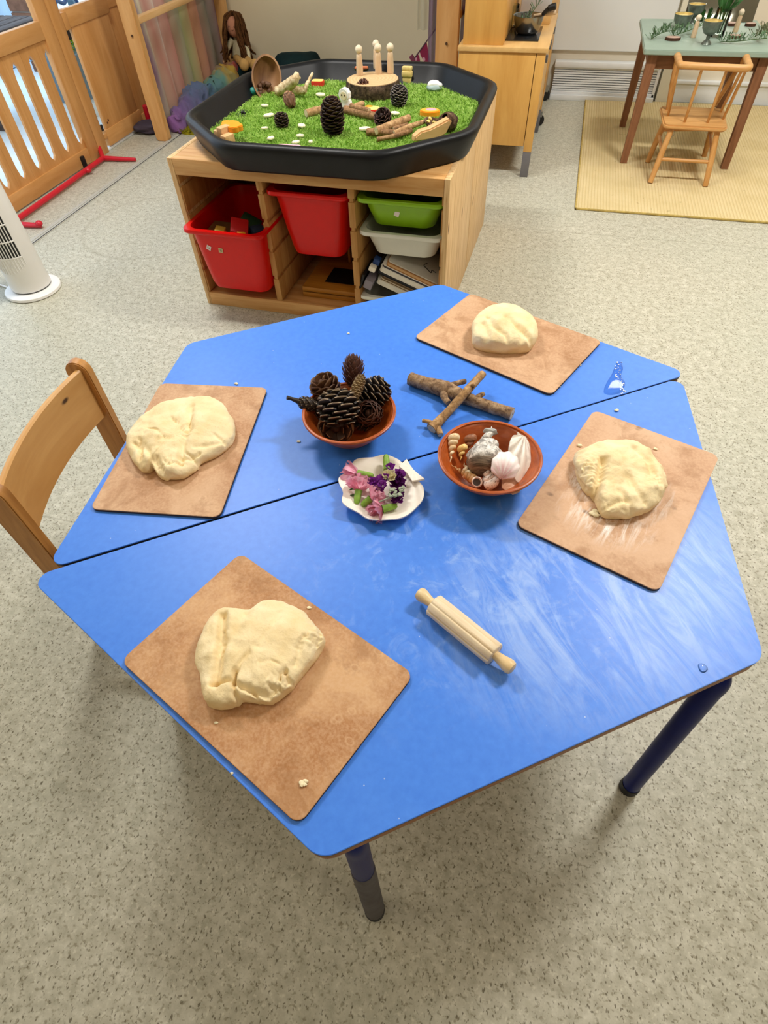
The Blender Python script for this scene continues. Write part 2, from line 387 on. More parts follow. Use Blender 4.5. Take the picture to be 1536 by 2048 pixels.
# ------------------------------------------------------------------ hardboard boards
def board_mat(name, seed, a='#cfa986', b='#b2845e', smears=(), spots=0):
    t = NT(name); v = t.map(loc=(seed, seed * 1.7, 0))
    n = t.noise(v, 9, 4, .6, .5); f = t.noise(v, 260, 2); w_ = t.voro(t.map(scale=(1, 1, .1), loc=(seed, 0, 0)), 26)
    c = t.ramp(n, [(.35, a), (.62, b)])
    c = t.mix(t.math('MULTIPLY', t.ramp(f, [(.35, 0.0), (.65, 1.0)]), .35), c, '#d9b592')
    st = t.noise(t.map(loc=(seed * 3, 4, 0)), 13, 6, .7, .4)
    c = t.mix(t.math('MULTIPLY', t.ramp(st, [(.5, 0.0), (.62, .7)]), .7), c, '#96683f')
    rg = t.voro(t.map(scale=(1, 1.3, .05), loc=(seed, 2, 0)), 34)
    c = t.mix(t.math('MULTIPLY', t.ramp(rg, [(.16, .0), (.2, .5), (.27, 0.0)]), t.ramp(t.noise(v, 7, 2), [(.5, 0.0), (.58, .6)])), c, '#e0bd96')
    if spots:
        sp = t.voro(t.map(scale=(1, 1.6, .1), loc=(seed, 1, 0)), 24); pk = t.noise(v, 13, 2)
        c = t.mix(t.math('MULTIPLY', t.ramp(sp, [(.1, 1.0), (.2, 0.0)]), t.ramp(pk, [(.52, 0.0), (.6, .7)])), c, '#6e5342')
    for (x, y, rx, ry, ang, k) in smears:
        s_ = t.noise(t.map(scale=(75, 14, 1), rot=(0, 0, -ang)), 1.0, 6, .7, 1.2)
        mk = t.blob((x, y, 0), (rx, ry, .3))
        mk = t.math('MULTIPLY', t.ramp(s_, [(.45, 0.0), (.68, 1.0)]), t.ramp(mk, [(0.0, 0.0), (.7, 1.0)]))
        c = t.mix(t.math('MULTIPLY', mk, k), c, '#f4efe9')
    t.bump(f, .08, .0006)
    return t.fin(c, .6, .3)
BT = .0052
rim_m = plain('board_edge', '#3a2a20', .7)
def board(label, pxs, W_, D_, mat, ang):
    c = sum((at(x, y, TZ + BT) for x, y in pxs), Vector()) / 4
    r = thing('hardboard', label, 'board', (c.x, c.y, TZ + .0004), math.radians(ang))
    pl = rrect(W_, D_, .013)
    bm = NB(); prism(bm, pl, BT - .0014, BT, .0005); obj('face', bm, mat, r, 30)
    bm = NB(); prism(bm, pl, 0, BT - .0014); obj('edge', bm, rim_m, r, 30)
    return r
B1 = board('brown hardboard at the left corner under the wide flat dough with a pinched end', [(318, 766), (536, 776), (438, 1036), (184, 1017)], .219, .33, board_mat('board_left', 1.3), 8.3)
B2 = board('brown hardboard at the far right edge under the tall domed dough', [(945, 586), (1199, 683), (1108, 789), (824, 675)], .325, .219, board_mat('board_back', 5.1, '#cda582', '#b08460'), -24.3)
B3 = board('pinkish brown hardboard on the right smeared with white flour under the torn dough', [(1188, 820), (1440, 912), (1317, 1184), (1030, 1050)], .221, .323,
           board_mat('board_right', 9.7, '#d2ac8c', '#bf9574', [(.0, -.075, .085, .06, -1.0, 1.0), (-.055, -.02, .045, .04, .6, .8), (.055, .0, .03, .06, -.5, .8)], 1), -20.3)
B4 = board('brown hardboard with water stains at the near corner under the folded slab dough', [(478, 1110), (829, 1348), (598, 1650), (243, 1318)], .324, .218, board_mat('board_front', 14.2, '#cfa478', '#ab784c'), -23.2)

# ------------------------------------------------------------------ dough
def dough_mat():
    t = NT('dough'); v = t.tc(); n = t.noise(v, 30, 4); f = t.noise(v, 240, 4, .65)
    c = t.ramp(n, [(.3, '#e6ce9c'), (.7, '#f5e3ba')])
    c = t.mix(t.ramp(f, [(.58, 0.0), (.72, .35)]), c, '#c6a56c')
    h = t.math('ADD', t.math('MULTIPLY', n, .6), t.math('MULTIPLY', f, .4))
    t.bump(h, .55, .003)
    t.p.inputs['Subsurface Weight'].default_value = .06; t.p.inputs['Subsurface Radius'].default_value = (.01, .006, .003)
    return t.fin(c, .65, .25)
DM = dough_mat()
def dough(label, px, H, creases=(), lumps=(), crumb=(), seed=0.0, amp=.0022, side=.28, rough_r=0.0):
    zb = TZ + BT + .0005
    P = [at(x, y, zb + H * .25) for x, y in px]
    out = catmull(P, 14, True); n = len(out)
    c = sum(out, Vector()) / n; c.z = zb
    CRs = [([at(x, y, zb + H * .8) for x, y in pl], wd, dp) for pl, wd, dp in creases]
    LUs = [(at(x, y, zb + H * .8), rd, hh) for x, y, rd, hh in lumps]
    CB = [(at(x, y, zb + H * .8), rd) for x, y, rd in crumb]
    NRG = 46; rings = []
    for i in range(NRG + 1):
        ph = i / NRG
        if ph < .84:
            a = ph / .84 * PI / 2; rho = math.sin(a) ** .8; zz = side + (1 - side) * max(0, math.cos(a)) ** .62
        else:
            q = (ph - .84) / .16; rho = 1 - .06 * q * q; zz = side * (1 - q)
        ring = []
        for k in range(n):
            b = out[k]; x = c.x + (b.x - c.x) * rho; y = c.y + (b.y - c.y) * rho
            p = Vector((x, y, 0)); z = H * zz; fall = min(1, zz / side)
            dn = mnoise.fractal(Vector((x * 26 + seed, y * 26, seed)), 1.0, 2.1, 4) * amp * 1.8 + mnoise.noise(Vector((x * 75, y * 75 + seed, 2))) * amp * .6
            z += dn * fall
            for pl, wd, dp in CRs:
                d = 9
                for a_, b_ in zip(pl, pl[1:]):
                    ab = (b_ - a_).xy; t = max(0, min(1, (p.xy - a_.xy).dot(ab) / max(1e-9, ab.length_squared)))
                    d = min(d, (p.xy - a_.xy - ab * t).length)
                d += .0012 * mnoise.noise(Vector((x * 180, y * 180, 5)))
                if d < wd * 3: z -= dp * math.exp(-(d / wd) ** 2) * fall
            for lp, rd, hh in LUs:
                d = (p.xy - lp.xy).length
                if d < rd * 2.4: z += hh * math.exp(-(d / rd) ** 2) * fall
            for lp, rd in CB:
                d = (p.xy - lp.xy).length
                if d < rd: z += (abs(mnoise.noise(Vector((x * 130, y * 130, 8)))) - .3) * .009 * (1 - d / rd) ** .5 * fall
            lat = mnoise.fractal(Vector((x * 45, y * 45, z * 60 + seed)), 1.0, 2.0, 3) * (.0022 + rough_r) * (rho ** 4) * (1 if ph < .95 else .2)
            dr = (b - c).xy.normalized() * lat
            ring.append(Vector((x + dr.x - c.x, y + dr.y - c.y, max(0, z))))
        rings.append(ring)
    bm = NB()
    top = bm.verts.new((0, 0, sum(q.z for q in rings[1]) / n))
    R = loft(bm, rings[1:], True, False, True)
    for k in range(n): bm.faces.new((top, R[0][k], R[0][(k + 1) % n]))
    o = obj('dough', bm, DM, None, 70, (c.x, c.y, zb)); return tag(o, label, 'dough')
dough('wide flat dough with a pinched end on the left board', [(345, 805), (392, 800), (432, 802), (458, 826), (470, 856), (466, 884), (440, 908), (402, 926), (388, 942), (362, 957), (330, 957), (314, 947), (306, 936), (288, 944), (266, 922), (254, 896), (257, 872), (278, 846), (308, 822)], .03,
      [([(335, 960), (322, 935), (312, 915)], .004, .007), ([(318, 948), (310, 925), (300, 910), (290, 890)], .004, .006), ([(383, 815), (380, 845), (372, 872), (365, 900), (360, 925)], .006, .007), ([(405, 925), (380, 915), (358, 915)], .004, .006), ([(390, 895), (420, 890), (450, 880)], .004, .003), ([(270, 930), (283, 905), (280, 880)], .004, .006), ([(300, 905), (320, 885), (345, 880)], .004, .003), ([(258, 905), (285, 880), (300, 850)], .003, .0025), ([(345, 842), (358, 850), (366, 862), (378, 868)], .0022, .005), ([(385, 838), (376, 850), (384, 862)], .002, .005), ([(300, 862), (318, 868), (330, 880)], .002, .004), ([(398, 905), (385, 912), (372, 905)], .0022, .005), ([(340, 930), (352, 924), (364, 928)], .002, .005), ([(268, 885), (280, 898), (284, 915)], .003, .005), ([(430, 870), (444, 880), (452, 894)], .0025, .003)],
      [(320, 865, .03, .005), (425, 845, .03, .005), (345, 940, .012, .006), (300, 915, .01, .004)], [(372, 865, .02), (335, 925, .015)], 1.7)
dough('tall smooth domed dough with a fold on the far right board', [(943, 668), (948, 648), (968, 632), (1000, 622), (1030, 626), (1056, 640), (1072, 660), (1073, 682), (1058, 698), (1030, 701), (1000, 701), (968, 697), (946, 688)], .043,
      [([(1022, 690), (1010, 672), (985, 660), (975, 640)], .005, .006), ([(1010, 640), (1030, 655), (1050, 668), (1066, 680)], .006, .009), ([(960, 690), (975, 672), (968, 652)], .007, .006), ([(1040, 690), (1045, 672), (1030, 660)], .005, .006)],
      [(995, 650, .025, .006), (1050, 690, .012, .006)], (), 4.2, .0014, .42)
dough('cracked round dough torn on its left side on the floury right board', [(1148, 922), (1160, 906), (1190, 893), (1225, 886), (1262, 890), (1290, 902), (1308, 926), (1324, 950), (1329, 978), (1318, 1004), (1296, 1022), (1262, 1032), (1232, 1036), (1208, 1031), (1196, 1014), (1188, 992), (1172, 985), (1162, 968), (1153, 952)], .036,
      [([(1205, 925), (1200, 950), (1195, 975), (1188, 990)], .006, .013), ([(1270, 900), (1295, 925), (1305, 950)], .006, .006), ([(1255, 955), (1270, 985), (1290, 1000)], .006, .006), ([(1240, 985), (1262, 1010), (1275, 1030)], .005, .005), ([(1215, 1010), (1250, 1000)], .004, .004), ([(1310, 945), (1320, 990)], .003, .003)],
      [(1235, 925, .025, .005), (1300, 975, .014, .003)], [(1175, 940, .035), (1200, 1015, .025), (1310, 960, .018)], 7.9, .0026, .3, .002)
dough('thick folded slab of dough with a cracked lower edge on the near board', [(432, 1232), (452, 1222), (475, 1225), (500, 1228), (522, 1216), (540, 1210), (570, 1214), (605, 1228), (622, 1245), (648, 1280), (648, 1296), (622, 1335), (596, 1368), (575, 1390), (540, 1408), (505, 1406), (484, 1404), (470, 1414), (440, 1420), (416, 1412), (408, 1390), (404, 1355), (394, 1325), (398, 1295), (412, 1262)], .036,
      [([(446, 1232), (444, 1270), (440, 1320), (432, 1365)], .006, .012), ([(490, 1230), (474, 1260), (462, 1285)], .009, .005), ([(424, 1368), (445, 1364), (468, 1362)], .003, .009), ([(471, 1345), (468, 1375), (473, 1405)], .0028, .011), ([(478, 1372), (505, 1382), (535, 1390), (548, 1380)], .0035, .008), ([(570, 1345), (575, 1362), (590, 1370)], .003, .007), ([(560, 1230), (545, 1260), (520, 1295)], .005, .003), ([(605, 1290), (590, 1330)], .003, .003), ([(500, 1310), (482, 1330), (472, 1352)], .003, .004), ([(560, 1362), (562, 1350), (574, 1344)], .0018, .006), ([(540, 1372), (556, 1374), (566, 1384)], .002, .006), ([(596, 1300), (602, 1286), (612, 1276)], .0016, .003), ([(448, 1262), (452, 1285), (447, 1305)], .0016, .004), ([(520, 1330), (545, 1326), (560, 1332)], .0015, .002), ([(500, 1372), (512, 1394), (510, 1404)], .002, .005), ([(636, 1262), (640, 1275), (634, 1290)], .002, .004)],
      [(540, 1290, .04, .004), (425, 1310, .01, .004), (450, 1385, .016, .004), (610, 1275, .02, .004)], [(560, 1375, .022), (632, 1275, .018)], 12.4, .0017, .4)
# crumbs and drips on the table
cr_m = plain('crumb', '#efe2bd', .7, .2, var=.1, scale=200)
CRUMBS = [(1232, 822, 0, 5.5, 'knobbly white crumb on the blue table just above the floury right board'), (1160, 731, 0, 4, 'white crumb beside the right corner of the far board'), (1118, 775, 0, 3.5, 'white crumb beside the lower corner of the far board'),
          (474, 768, 0, 4.5, 'white crumb against the top edge of the left board'), (608, 1566, 1, 8, 'flat pale flake of dough near the lowest corner of the near board'), (617, 1217, 1, 5, 'small dough crumb beside the top right of the near dough'),
          (433, 1447, 1, 4, 'small white crumb below the near dough on its board'), (1160, 892, 1, 6.5, 'pale crumb of dough at the upper left of the torn dough'), (1311, 899, 1, 4.5, 'small crumb at the upper right of the torn dough'),
          (465, 1547, 0, 4, 'white speck on the blue table edge below the near board'), (1186, 1027, 1, 10, 'torn scrap of dough lying below the torn round dough'), (697, 668, 0, 3.5, 'pale sliver on the blue table left of the cone bowl top'), (598, 884, 0, 4, 'white speck on the table below the pine cone bowl')]
for i, (x, y, ob, rpx, lab) in enumerate(CRUMBS):
    z0 = TZ + (BT if ob else 0); p = at(x, y, z0); r = rpx * mpp(p)
    bm = NB(); q = random.Random(i)
    for k in range(3 if rpx < 8 else 5): ico(bm, (q.uniform(-.5, .5) * r, q.uniform(-.4, .4) * r * (1.6 if rpx >= 8 else 1), r * .3), (r * q.uniform(.5, .8), r * q.uniform(.4, .7), r * .32), 2, None, 0, .5, i + k)
    for v in bm.verts: v.co.z = max(v.co.z, 0)
    tag(obj('crumb', bm, cr_m, None, 60, (p.x, p.y, z0 + .0004)), lab, 'crumb')
wt = NT('water'); wt.fin('#ffffff', .02); _tr = wt.new('ShaderNodeBsdfTransparent'); _tr.inputs[0].default_value = (.86, .92, .99, 1); _gl = wt.new('ShaderNodeBsdfGlossy'); _gl.inputs['Roughness'].default_value = .04; _fr = wt.new('ShaderNodeFresnel'); _fr.inputs[0].default_value = 1.33; _mx = wt.new('ShaderNodeMixShader')
wt.l.new(_fr.outputs[0], _mx.inputs[0]); wt.l.new(_tr.outputs[0], _mx.inputs[1]); wt.l.new(_gl.outputs[0], _mx.inputs[2]); wt.l.new(_mx.outputs[0], wt.n['Material Output'].inputs[0]); water_m = wt.m
def drop(name, label, px, h):
    P = [at(x, y, TZ) for x, y in px]; out = catmull(P, 6, True); c = sum(out, Vector()) / len(out); n = len(out)
    bm = NB(); rings = []
    for f, z in ((1, 0), (.93, .5), (.75, .8), (.4, 1), (.08, 1.05)): rings.append([Vector(((p.x - c.x) * f, (p.y - c.y) * f, z * h)) for p in out])
    loft(bm, rings, True, False, True); tag(obj(name, bm, water_m, None, 180, (c.x, c.y, TZ + .0003)), label, 'water')
drop('water_drop', 'single round water drop near the right corner of the near table', [(1396, 1330), (1402, 1327), (1411, 1331), (1415, 1339), (1409, 1345), (1400, 1342)], .0022)
drop('water_puddle', 'wet bubbly splash of water near the right end of the far table', [(1222, 790), (1208, 786), (1212, 768), (1224, 748), (1232, 728), (1240, 722), (1246, 736), (1242, 752), (1250, 765), (1246, 780), (1238, 787)], .0012)
bub = plain('foam_white', '#f4f7fb', .2, .6)
bm = NB(); q = random.Random(4)
for k in range(46):
    t_ = q.random(); x = 1240 - 6 * math.sin(t_ * 5) + q.uniform(-6, 6); y = 722 + 66 * t_; p = at(x, y, TZ); r = q.uniform(.0007, .002)
    ico(bm, (p.x, p.y, TZ + .0008), (r, r, r * .7), 1)
tag(obj('foam', bm, bub), 'white bubbles on the water splash of the far table', 'foam', None, 'stuff')
# ------------------------------------------------------------------ wooden bowls
def bowl_mat():
    t = NT('orange_wood'); v = t.tc(); sep = t.new('ShaderNodeSeparateXYZ'); t.l.new(v, sep.inputs[0])
    an = t.math('ARCTAN2', sep.outputs['Y'], sep.outputs['X']); st = t.math('FLOOR', t.math('MULTIPLY', an, 2.6))
    wn = t.new('ShaderNodeTexWhiteNoise', noise_dimensions='1D'); t.l.new(st, wn.inputs['W'])
    n = t.noise(t.map(scale=(1, 1, 5)), 60, 4, .6); big = t.noise(v, 14, 3)
    c = t.ramp(n, [(.3, '#a5481a'), (.7, '#cf6a2c')])
    c = t.mix(t.math('MULTIPLY', wn.outputs['Value'], .45), c, '#8a3a10')
    c = t.mix(t.math('MULTIPLY', t.ramp(big, [(.45, 0.0), (.7, 1.0)]), .5), c, '#9c4716')
    return t.fin(c, .3, .5)
BWM = bowl_mat(); rimw = wood('bowl_rim', '#c2622c', '#96451a', 'Z', 60, 3, .35)
def bowl(label, cx, cy, R_, H_):
    r = thing('wooden_bowl', label, 'bowl', (cx, cy, TZ + .0004))
    out = [(0, 0), (.032, 0), (.034, .002)] + [(.034 + (R_ - .034) * t ** 1.02, .002 + (H_ - .003) * t ** 1.35) for t in [i / 12 for i in range(1, 13)]]
    inn = [(R_ - .0045, H_ - .003)] + [(.030 + (R_ - .0345) * t ** 1.02, .0065 + (H_ - .0095) * t ** 1.35) for t in [i / 12 for i in range(11, -1, -1)]] + [(0, .0065)]
    bm = NB(); lathe(bm, out + inn, 64); obj('bowl_body', bm, BWM, r, 50)
    bm = NB(); lathe(bm, [(R_ - .0048, H_ - .0034), (R_ - .0042, H_), (R_ - .0015, H_ + .0008), (R_ + .0008, H_ - .0005), (R_ + .0006, H_ - .004), (R_ - .001, H_ - .004)], 64, None, 0, 1, 1, False); obj('rim', bm, rimw, r, 60)
    return r
bowl('orange-brown wooden bowl heaped with dark pine cones', -.266, .722, .081, .058)
bowl('orange-brown wooden bowl holding pale sea shells', -.015, .668, .0825, .058)

# ------------------------------------------------------------------ pine cones
def scale_bm(kind):
    bm = NB()
    if kind == 'pine':
        rings = [[(0, y * .2, z * .05) for y, z in ((-1, -1), (1, -1), (1, 1), (-1, 1))],
                 [(.55, y * .38, .02 + z * .06) for y, z in ((-1, -1), (1, -1), (1, 1), (-1, 1))],
                 [(.9, y * .46, .04 + z * .075) for y, z in ((-1, -1), (1, -1), (1, 1), (-1, 1))]]
        R = loft(bm, rings, True, True, False); tip = R[-1]
        a = [bm.verts.new(p) for p in ((1.03, -.36, -.0), (1.03, .36, -.0), (1.02, .34, .1), (1.02, -.34, .1))]
        for i in range(4): bm.faces.new((tip[i], tip[(i + 1) % 4], a[(i + 1) % 4], a[i]))
        p = bm.verts.new((1.12, 0, .06))
        for i in range(4): bm.faces.new((a[i], a[(i + 1) % 4], p)).material_index = 1
    else:
        pr = {'flake': [(0, .2), (.4, .42), (.75, .52), (.95, .4), (1.06, .12)], 'petal': [(0, .3), (.4, .62), (.75, .75), (.95, .6), (1.03, .25)],
              'spike': [(0, .2), (.4, .32), (.75, .26), (1.0, .1), (1.15, .02)]}[kind]
        cu = {'flake': .25, 'petal': .35, 'spike': .3}[kind]; th = {'flake': .05, 'petal': .035, 'spike': .06}[kind]
        top = []; bot = []
        for x, w_ in pr:
            z = cu * x * x
            top.append([bm.verts.new((x, y * w_, z + th - abs(y) * th * .8 + .14 * w_ * abs(y))) for y in (-1, 0, 1)])
            bot.append([bm.verts.new((x, y * w_, z - th + .14 * w_ * abs(y))) for y in (-1, 0, 1)])
        for i in range(len(pr) - 1):
            for j in (0, 1):
                f = bm.faces.new((top[i][j], top[i + 1][j], top[i + 1][j + 1], top[i][j + 1])); g = bm.faces.new((bot[i][j + 1], bot[i + 1][j + 1], bot[i + 1][j], bot[i][j]))
                if i >= len(pr) - 2: f.material_index = 1; g.material_index = 1
            for j, s_ in ((0, 1), (2, -1)): bm.faces.new((top[i][j], bot[i][j], bot[i + 1][j], top[i + 1][j]))
        bm.faces.new((top[-1][0], bot[-1][0], bot[-1][1], top[-1][1])); bm.faces.new((top[-1][1], bot[-1][1], bot[-1][2], top[-1][2]))
    return bm
def cone(label, base, axis, L, W_, kind, n, cols, single=True, tilt=(20, 75), pw=.75, wide=1.0, stem=0, group=None, len_k=.8):
    ax = Vector(axis).normalized(); base = Vector(base)
    r = thing('pine_cone', label, 'pine cone', base, 0, group, basis(ax).to_euler())
    core = plain('cone_core_' + cols[0], cols[0], .7); mats = [plain('cone_' + cols[0], cols[0], .55, .4, var=.2, scale=120), plain('cone_tip_' + cols[1], cols[1], .6, .3, var=.2, scale=120)]
    f = lambda t: max(.1, math.sin(PI * (.16 + .8 * t))) ** pw
    bm = NB(); lathe(bm, [(0, 0)] + [(W_ / 2 * .5 * f(t) * (1 - .3 * t), L * (.02 + .9 * t)) for t in [i / 8 for i in range(9)]] + [(0, L * .96)], 14); obj('core', bm, core, r)
    if stem:
        bm = NB(); tube(bm, [(0, 0, L * .9), (0, .001, L + stem * .6), (.002, .002, L + stem)], [W_ * .16, W_ * .1, W_ * .13], 8); obj('stalk', bm, core, r)
    sb = scale_bm(kind); me = bpy.data.meshes.new('scale'); sb.normal_update()
    bmesh.ops.recalc_face_normals(sb, faces=sb.faces[:]); sb.to_mesh(me)
    for m in mats: me.materials.append(m)
    joined = None if single else NB(); q = random.Random(int(1000 * (base.x + base.y)) + n)
    for i in range(n):
        t = (i + .5) / n; a = i * 2.399963
        rad = Vector((math.cos(a), math.sin(a), 0)); tan = Vector((-math.sin(a), math.cos(a), 0)); up = Vector((0, 0, 1))
        tl = math.radians(tilt[0] + (tilt[1] - tilt[0]) * t ** 1.4 + q.uniform(-5, 5))
        X = rad * math.cos(tl) + up * math.sin(tl); Z = X.cross(tan)
        R0 = W_ / 2 * f(t); ln = R0 * len_k * q.uniform(.92, 1.08) * (1 + .3 * math.sin(tl)); wd = min(R0 * .95, W_ * .42) * wide * q.uniform(.9, 1.1)
        pos = rad * (R0 - ln * math.cos(tl)) + up * (L * (.03 + .9 * t) - ln * math.sin(tl) * .55)
        M = Matrix((X * ln, tan * wd, Z * ln * .8)).transposed().to_4x4(); M.translation = pos
        if single:
            s_ = bpy.data.objects.new('scale', me); COL.objects.link(s_); s_.parent = r; s_.matrix_local = M
        else:
            tmp = sb.copy(); bmesh.ops.transform(tmp, matrix=M, verts=tmp.verts[:]); m2 = bpy.data.meshes.new('t'); tmp.to_mesh(m2); tmp.free()
            joined.from_mesh(m2); bpy.data.meshes.remove(m2)
    if joined is not None:
        o = obj('scales', joined, mats, r, 0); o['kind'] = 'stuff'
    sb.free()
    return r
G1 = 'pine cones heaped in the wooden bowl'
T_ = -CF
def inb(px, py, z, axis, L): return at(px, py, TZ + z) - Vector(axis).normalized() * L / 2
DK = ('1c110b', '9c8870'); 
ax = CU * .95 - CR * .12 + T_ * .15
cone('big dark pine cone with pale scale tips in the middle of the bowl', inb(677, 817, .066, ax, .064), ax, .064, .072, 'pine', 62, DK, True, (10, 65), .55, 1.0, 0, G1)
ax = CR * .75 + CU * .6 + T_ * .15
cone('dark pine cone with pale tips leaning out at the right back of the bowl', inb(748, 786, .062, ax, .062), ax, .062, .054, 'pine', 60, DK, True, (12, 70), .6, 1.0, 0, G1)
ax = CU * .55 + T_ * .6 - CR * .45
cone('open brown cone with broad flat scales at the left back of the bowl', inb(652, 777, .066, ax, .045), ax, .045, .058, 'flake', 34, ('5a3a24', '8c6a4a'), True, (5, 70), .5, 1.1, 0, G1)
ax = CU * 1 + CR * .04
cone('spiky red-brown cone standing tallest at the back of the bowl', at(705, 775, TZ + .05), ax, .062, .045, 'spike', 80, ('4a281c', '6b4030'), True, (20, 80), .6, .9, 0, G1, .75)
a0, a1 = at(705, 800, TZ + .078), at(726, 748, TZ + .104)
cone('slim pale tan cone leaning over the middle of the bowl', a0, a1 - a0, (a1 - a0).length, .0205, 'pine', 70, ('8a7150', 'd0b98c'), True, (25, 60), .35, 1.1, 0, G1)
a0, a1 = at(642, 816, TZ + .05), at(592, 801, TZ + .066)
cone('slim dark cone with a stalk poking out over the left rim of the bowl', a0, a1 - a0, (a1 - a0).length, .03, 'spike', 70, ('30231a', '7d6b52'), True, (40, 75), .8, 1.2, .016, G1)
ax = T_ * .95 - CR * .25 + CU * .1
cone('rose-shaped brown cone facing forward at the right of the bowl', inb(741, 829, .05, ax, .036), ax, .036, .053, 'petal', 44, ('46261a', '6d4430'), True, (35, 88), .5, 1.0, 0, G1, .9)
cone('dark pine cone added as dark filling at the front right of the bowl', at(748, 850, TZ + .024), (-.5, .1, .3), .052, .05, 'pine', 44, ('1c110b', '5f4d3c'), True, (20, 70), .5, 1.0, 0, G1)  # added low cones with darker tips close the bright gap in the bowl
cone('dark pine cone added as dark filling at the left of the bowl under the stalked one', at(632, 836, TZ + .024), (.4, .3, .3), .048, .046, 'pine', 44, ('1c110b', '5f4d3c'), True, (20, 70), .5, 1.0, 0, G1)
cone('dark pine cone added as the deepest dark filling in the middle of the bowl', at(708, 852, TZ + .018), (-.2, .5, .35), .055, .056, 'pine', 44, ('1c110b', '5f4d3c'), True, (20, 70), .5, 1.0, 0, G1)
ax = T_ * .8 - CU * .45
cone('brown woody cone seen base-on at the bottom front of the bowl', inb(672, 853, .034, ax, .03), ax, .03, .06, 'pine', 36, ('3a2619', '86684a'), True, (0, 60), .5, 1.0, 0, G1)

# ------------------------------------------------------------------ sea shells
def shell_mat(name, a, b, scale=120, axis=None, rough=.45, thr=(.4, .6), spec=.4):
    if name in MATS: return MATS[name]
    t = NT(name); v = t.map(scale=axis or (1, 1, 1)); n = t.noise(v, scale, 4, .6, .8)
    t.bump(n, .25, .0008); MATS[name] = t.fin(t.ramp(n, [(thr[0], a), (thr[1], b)]), rough, spec); return MATS[name]
def spiral(bm, L, W_, turns, p=1.0, fat=.55, n=12, sq=1.0, steps=16, flare=1.0):
    pts = []; rad = []; N = int(turns * steps)
    for i in range(N + 1):
        s_ = i / N; fr = max(.015, (1 - s_) ** p); a = s_ * turns * 2 * PI
        rr = W_ / 2 * (1 - fat) * fr; pts.append((rr * math.cos(a), rr * math.sin(a), L * (1 - fr))); rad.append(W_ / 2 * fat * fr * (flare if i == 0 else 1))
    tube(bm, pts, rad, n, 0, True, sq)
def orient(o, pos, axis, roll=0.0):
    o.location = pos; o.rotation_euler = (basis(Vector(axis)) @ Matrix.Rotation(roll, 3, 'Z')).to_euler()
def shell(label, pos, axis, bm, mat, roll=0.0, mouth=None):
    if mouth is None:
        o = obj('sea_shell', bm, mat, None, 60); orient(o, pos, axis, roll); return tag(o, label, 'shell', 'sea shells in the wooden bowl')
    r = thing('sea_shell', label, 'shell', pos, 0, 'sea shells in the wooden bowl'); orient(r, pos, axis, roll)
    obj('whorls', bm, mat, r, 60); b2, m2 = mouth; obj('mouth', b2, m2, r, 60); return r
def ends(x0, y0, z0, x1, y1, z1):
    a, b = at(x0, y0, TZ + z0), at(x1, y1, TZ + z1); return a, b - a, (b - a).length
# big rough conch: ribbed brown body whorl, chalky knobbly spire
a, d, L = ends(966, 944, .040, 981, 862, .066)
conch = thing('sea_shell', 'largest grey-white knobbly conch with a brown ribbed body in the middle of the bowl', 'shell', a, 0, 'sea shells in the wooden bowl'); orient(conch, a, d)
bm = NB(); lathe(bm, [(0, -.006), (.011, -.005), (.021, .002), (.0265, .012), (.0255, .024), (.019, .034), (0, .038)], 40)
for v in bm.verts:
    an = math.atan2(v.co.y, v.co.x); k = 1 + .035 * math.cos(26 * v.co.z / .004) * .5 + .03 * mnoise.noise(v.co * 140); v.co.x *= k * 1.12; v.co.y *= k
obj('body_whorl', bm, shell_mat('conch_brown', '#8d7a66', '#4f4034', 45, (1, 1, 9)), conch, 80)
bm = NB(); spiral(bm, L * .84, .062, 2.6, .62, .62, 16)
for v in bm.verts:
    k = 1 + .16 * mnoise.noise(v.co * 190); v.co.x *= k; v.co.y *= k; v.co.z = v.co.z + .022
obj('spire', bm, shell_mat('conch_white', '#efeae4', '#8f8a84', 130), conch, 60)
bm = NB(); ico(bm, (.0, .0, L * .98), (.013, .01, .005), 2, None, 0, .4, 3); obj('broken_tip', bm, plain('shell_grey', '#b9b9b6', .5), conch)
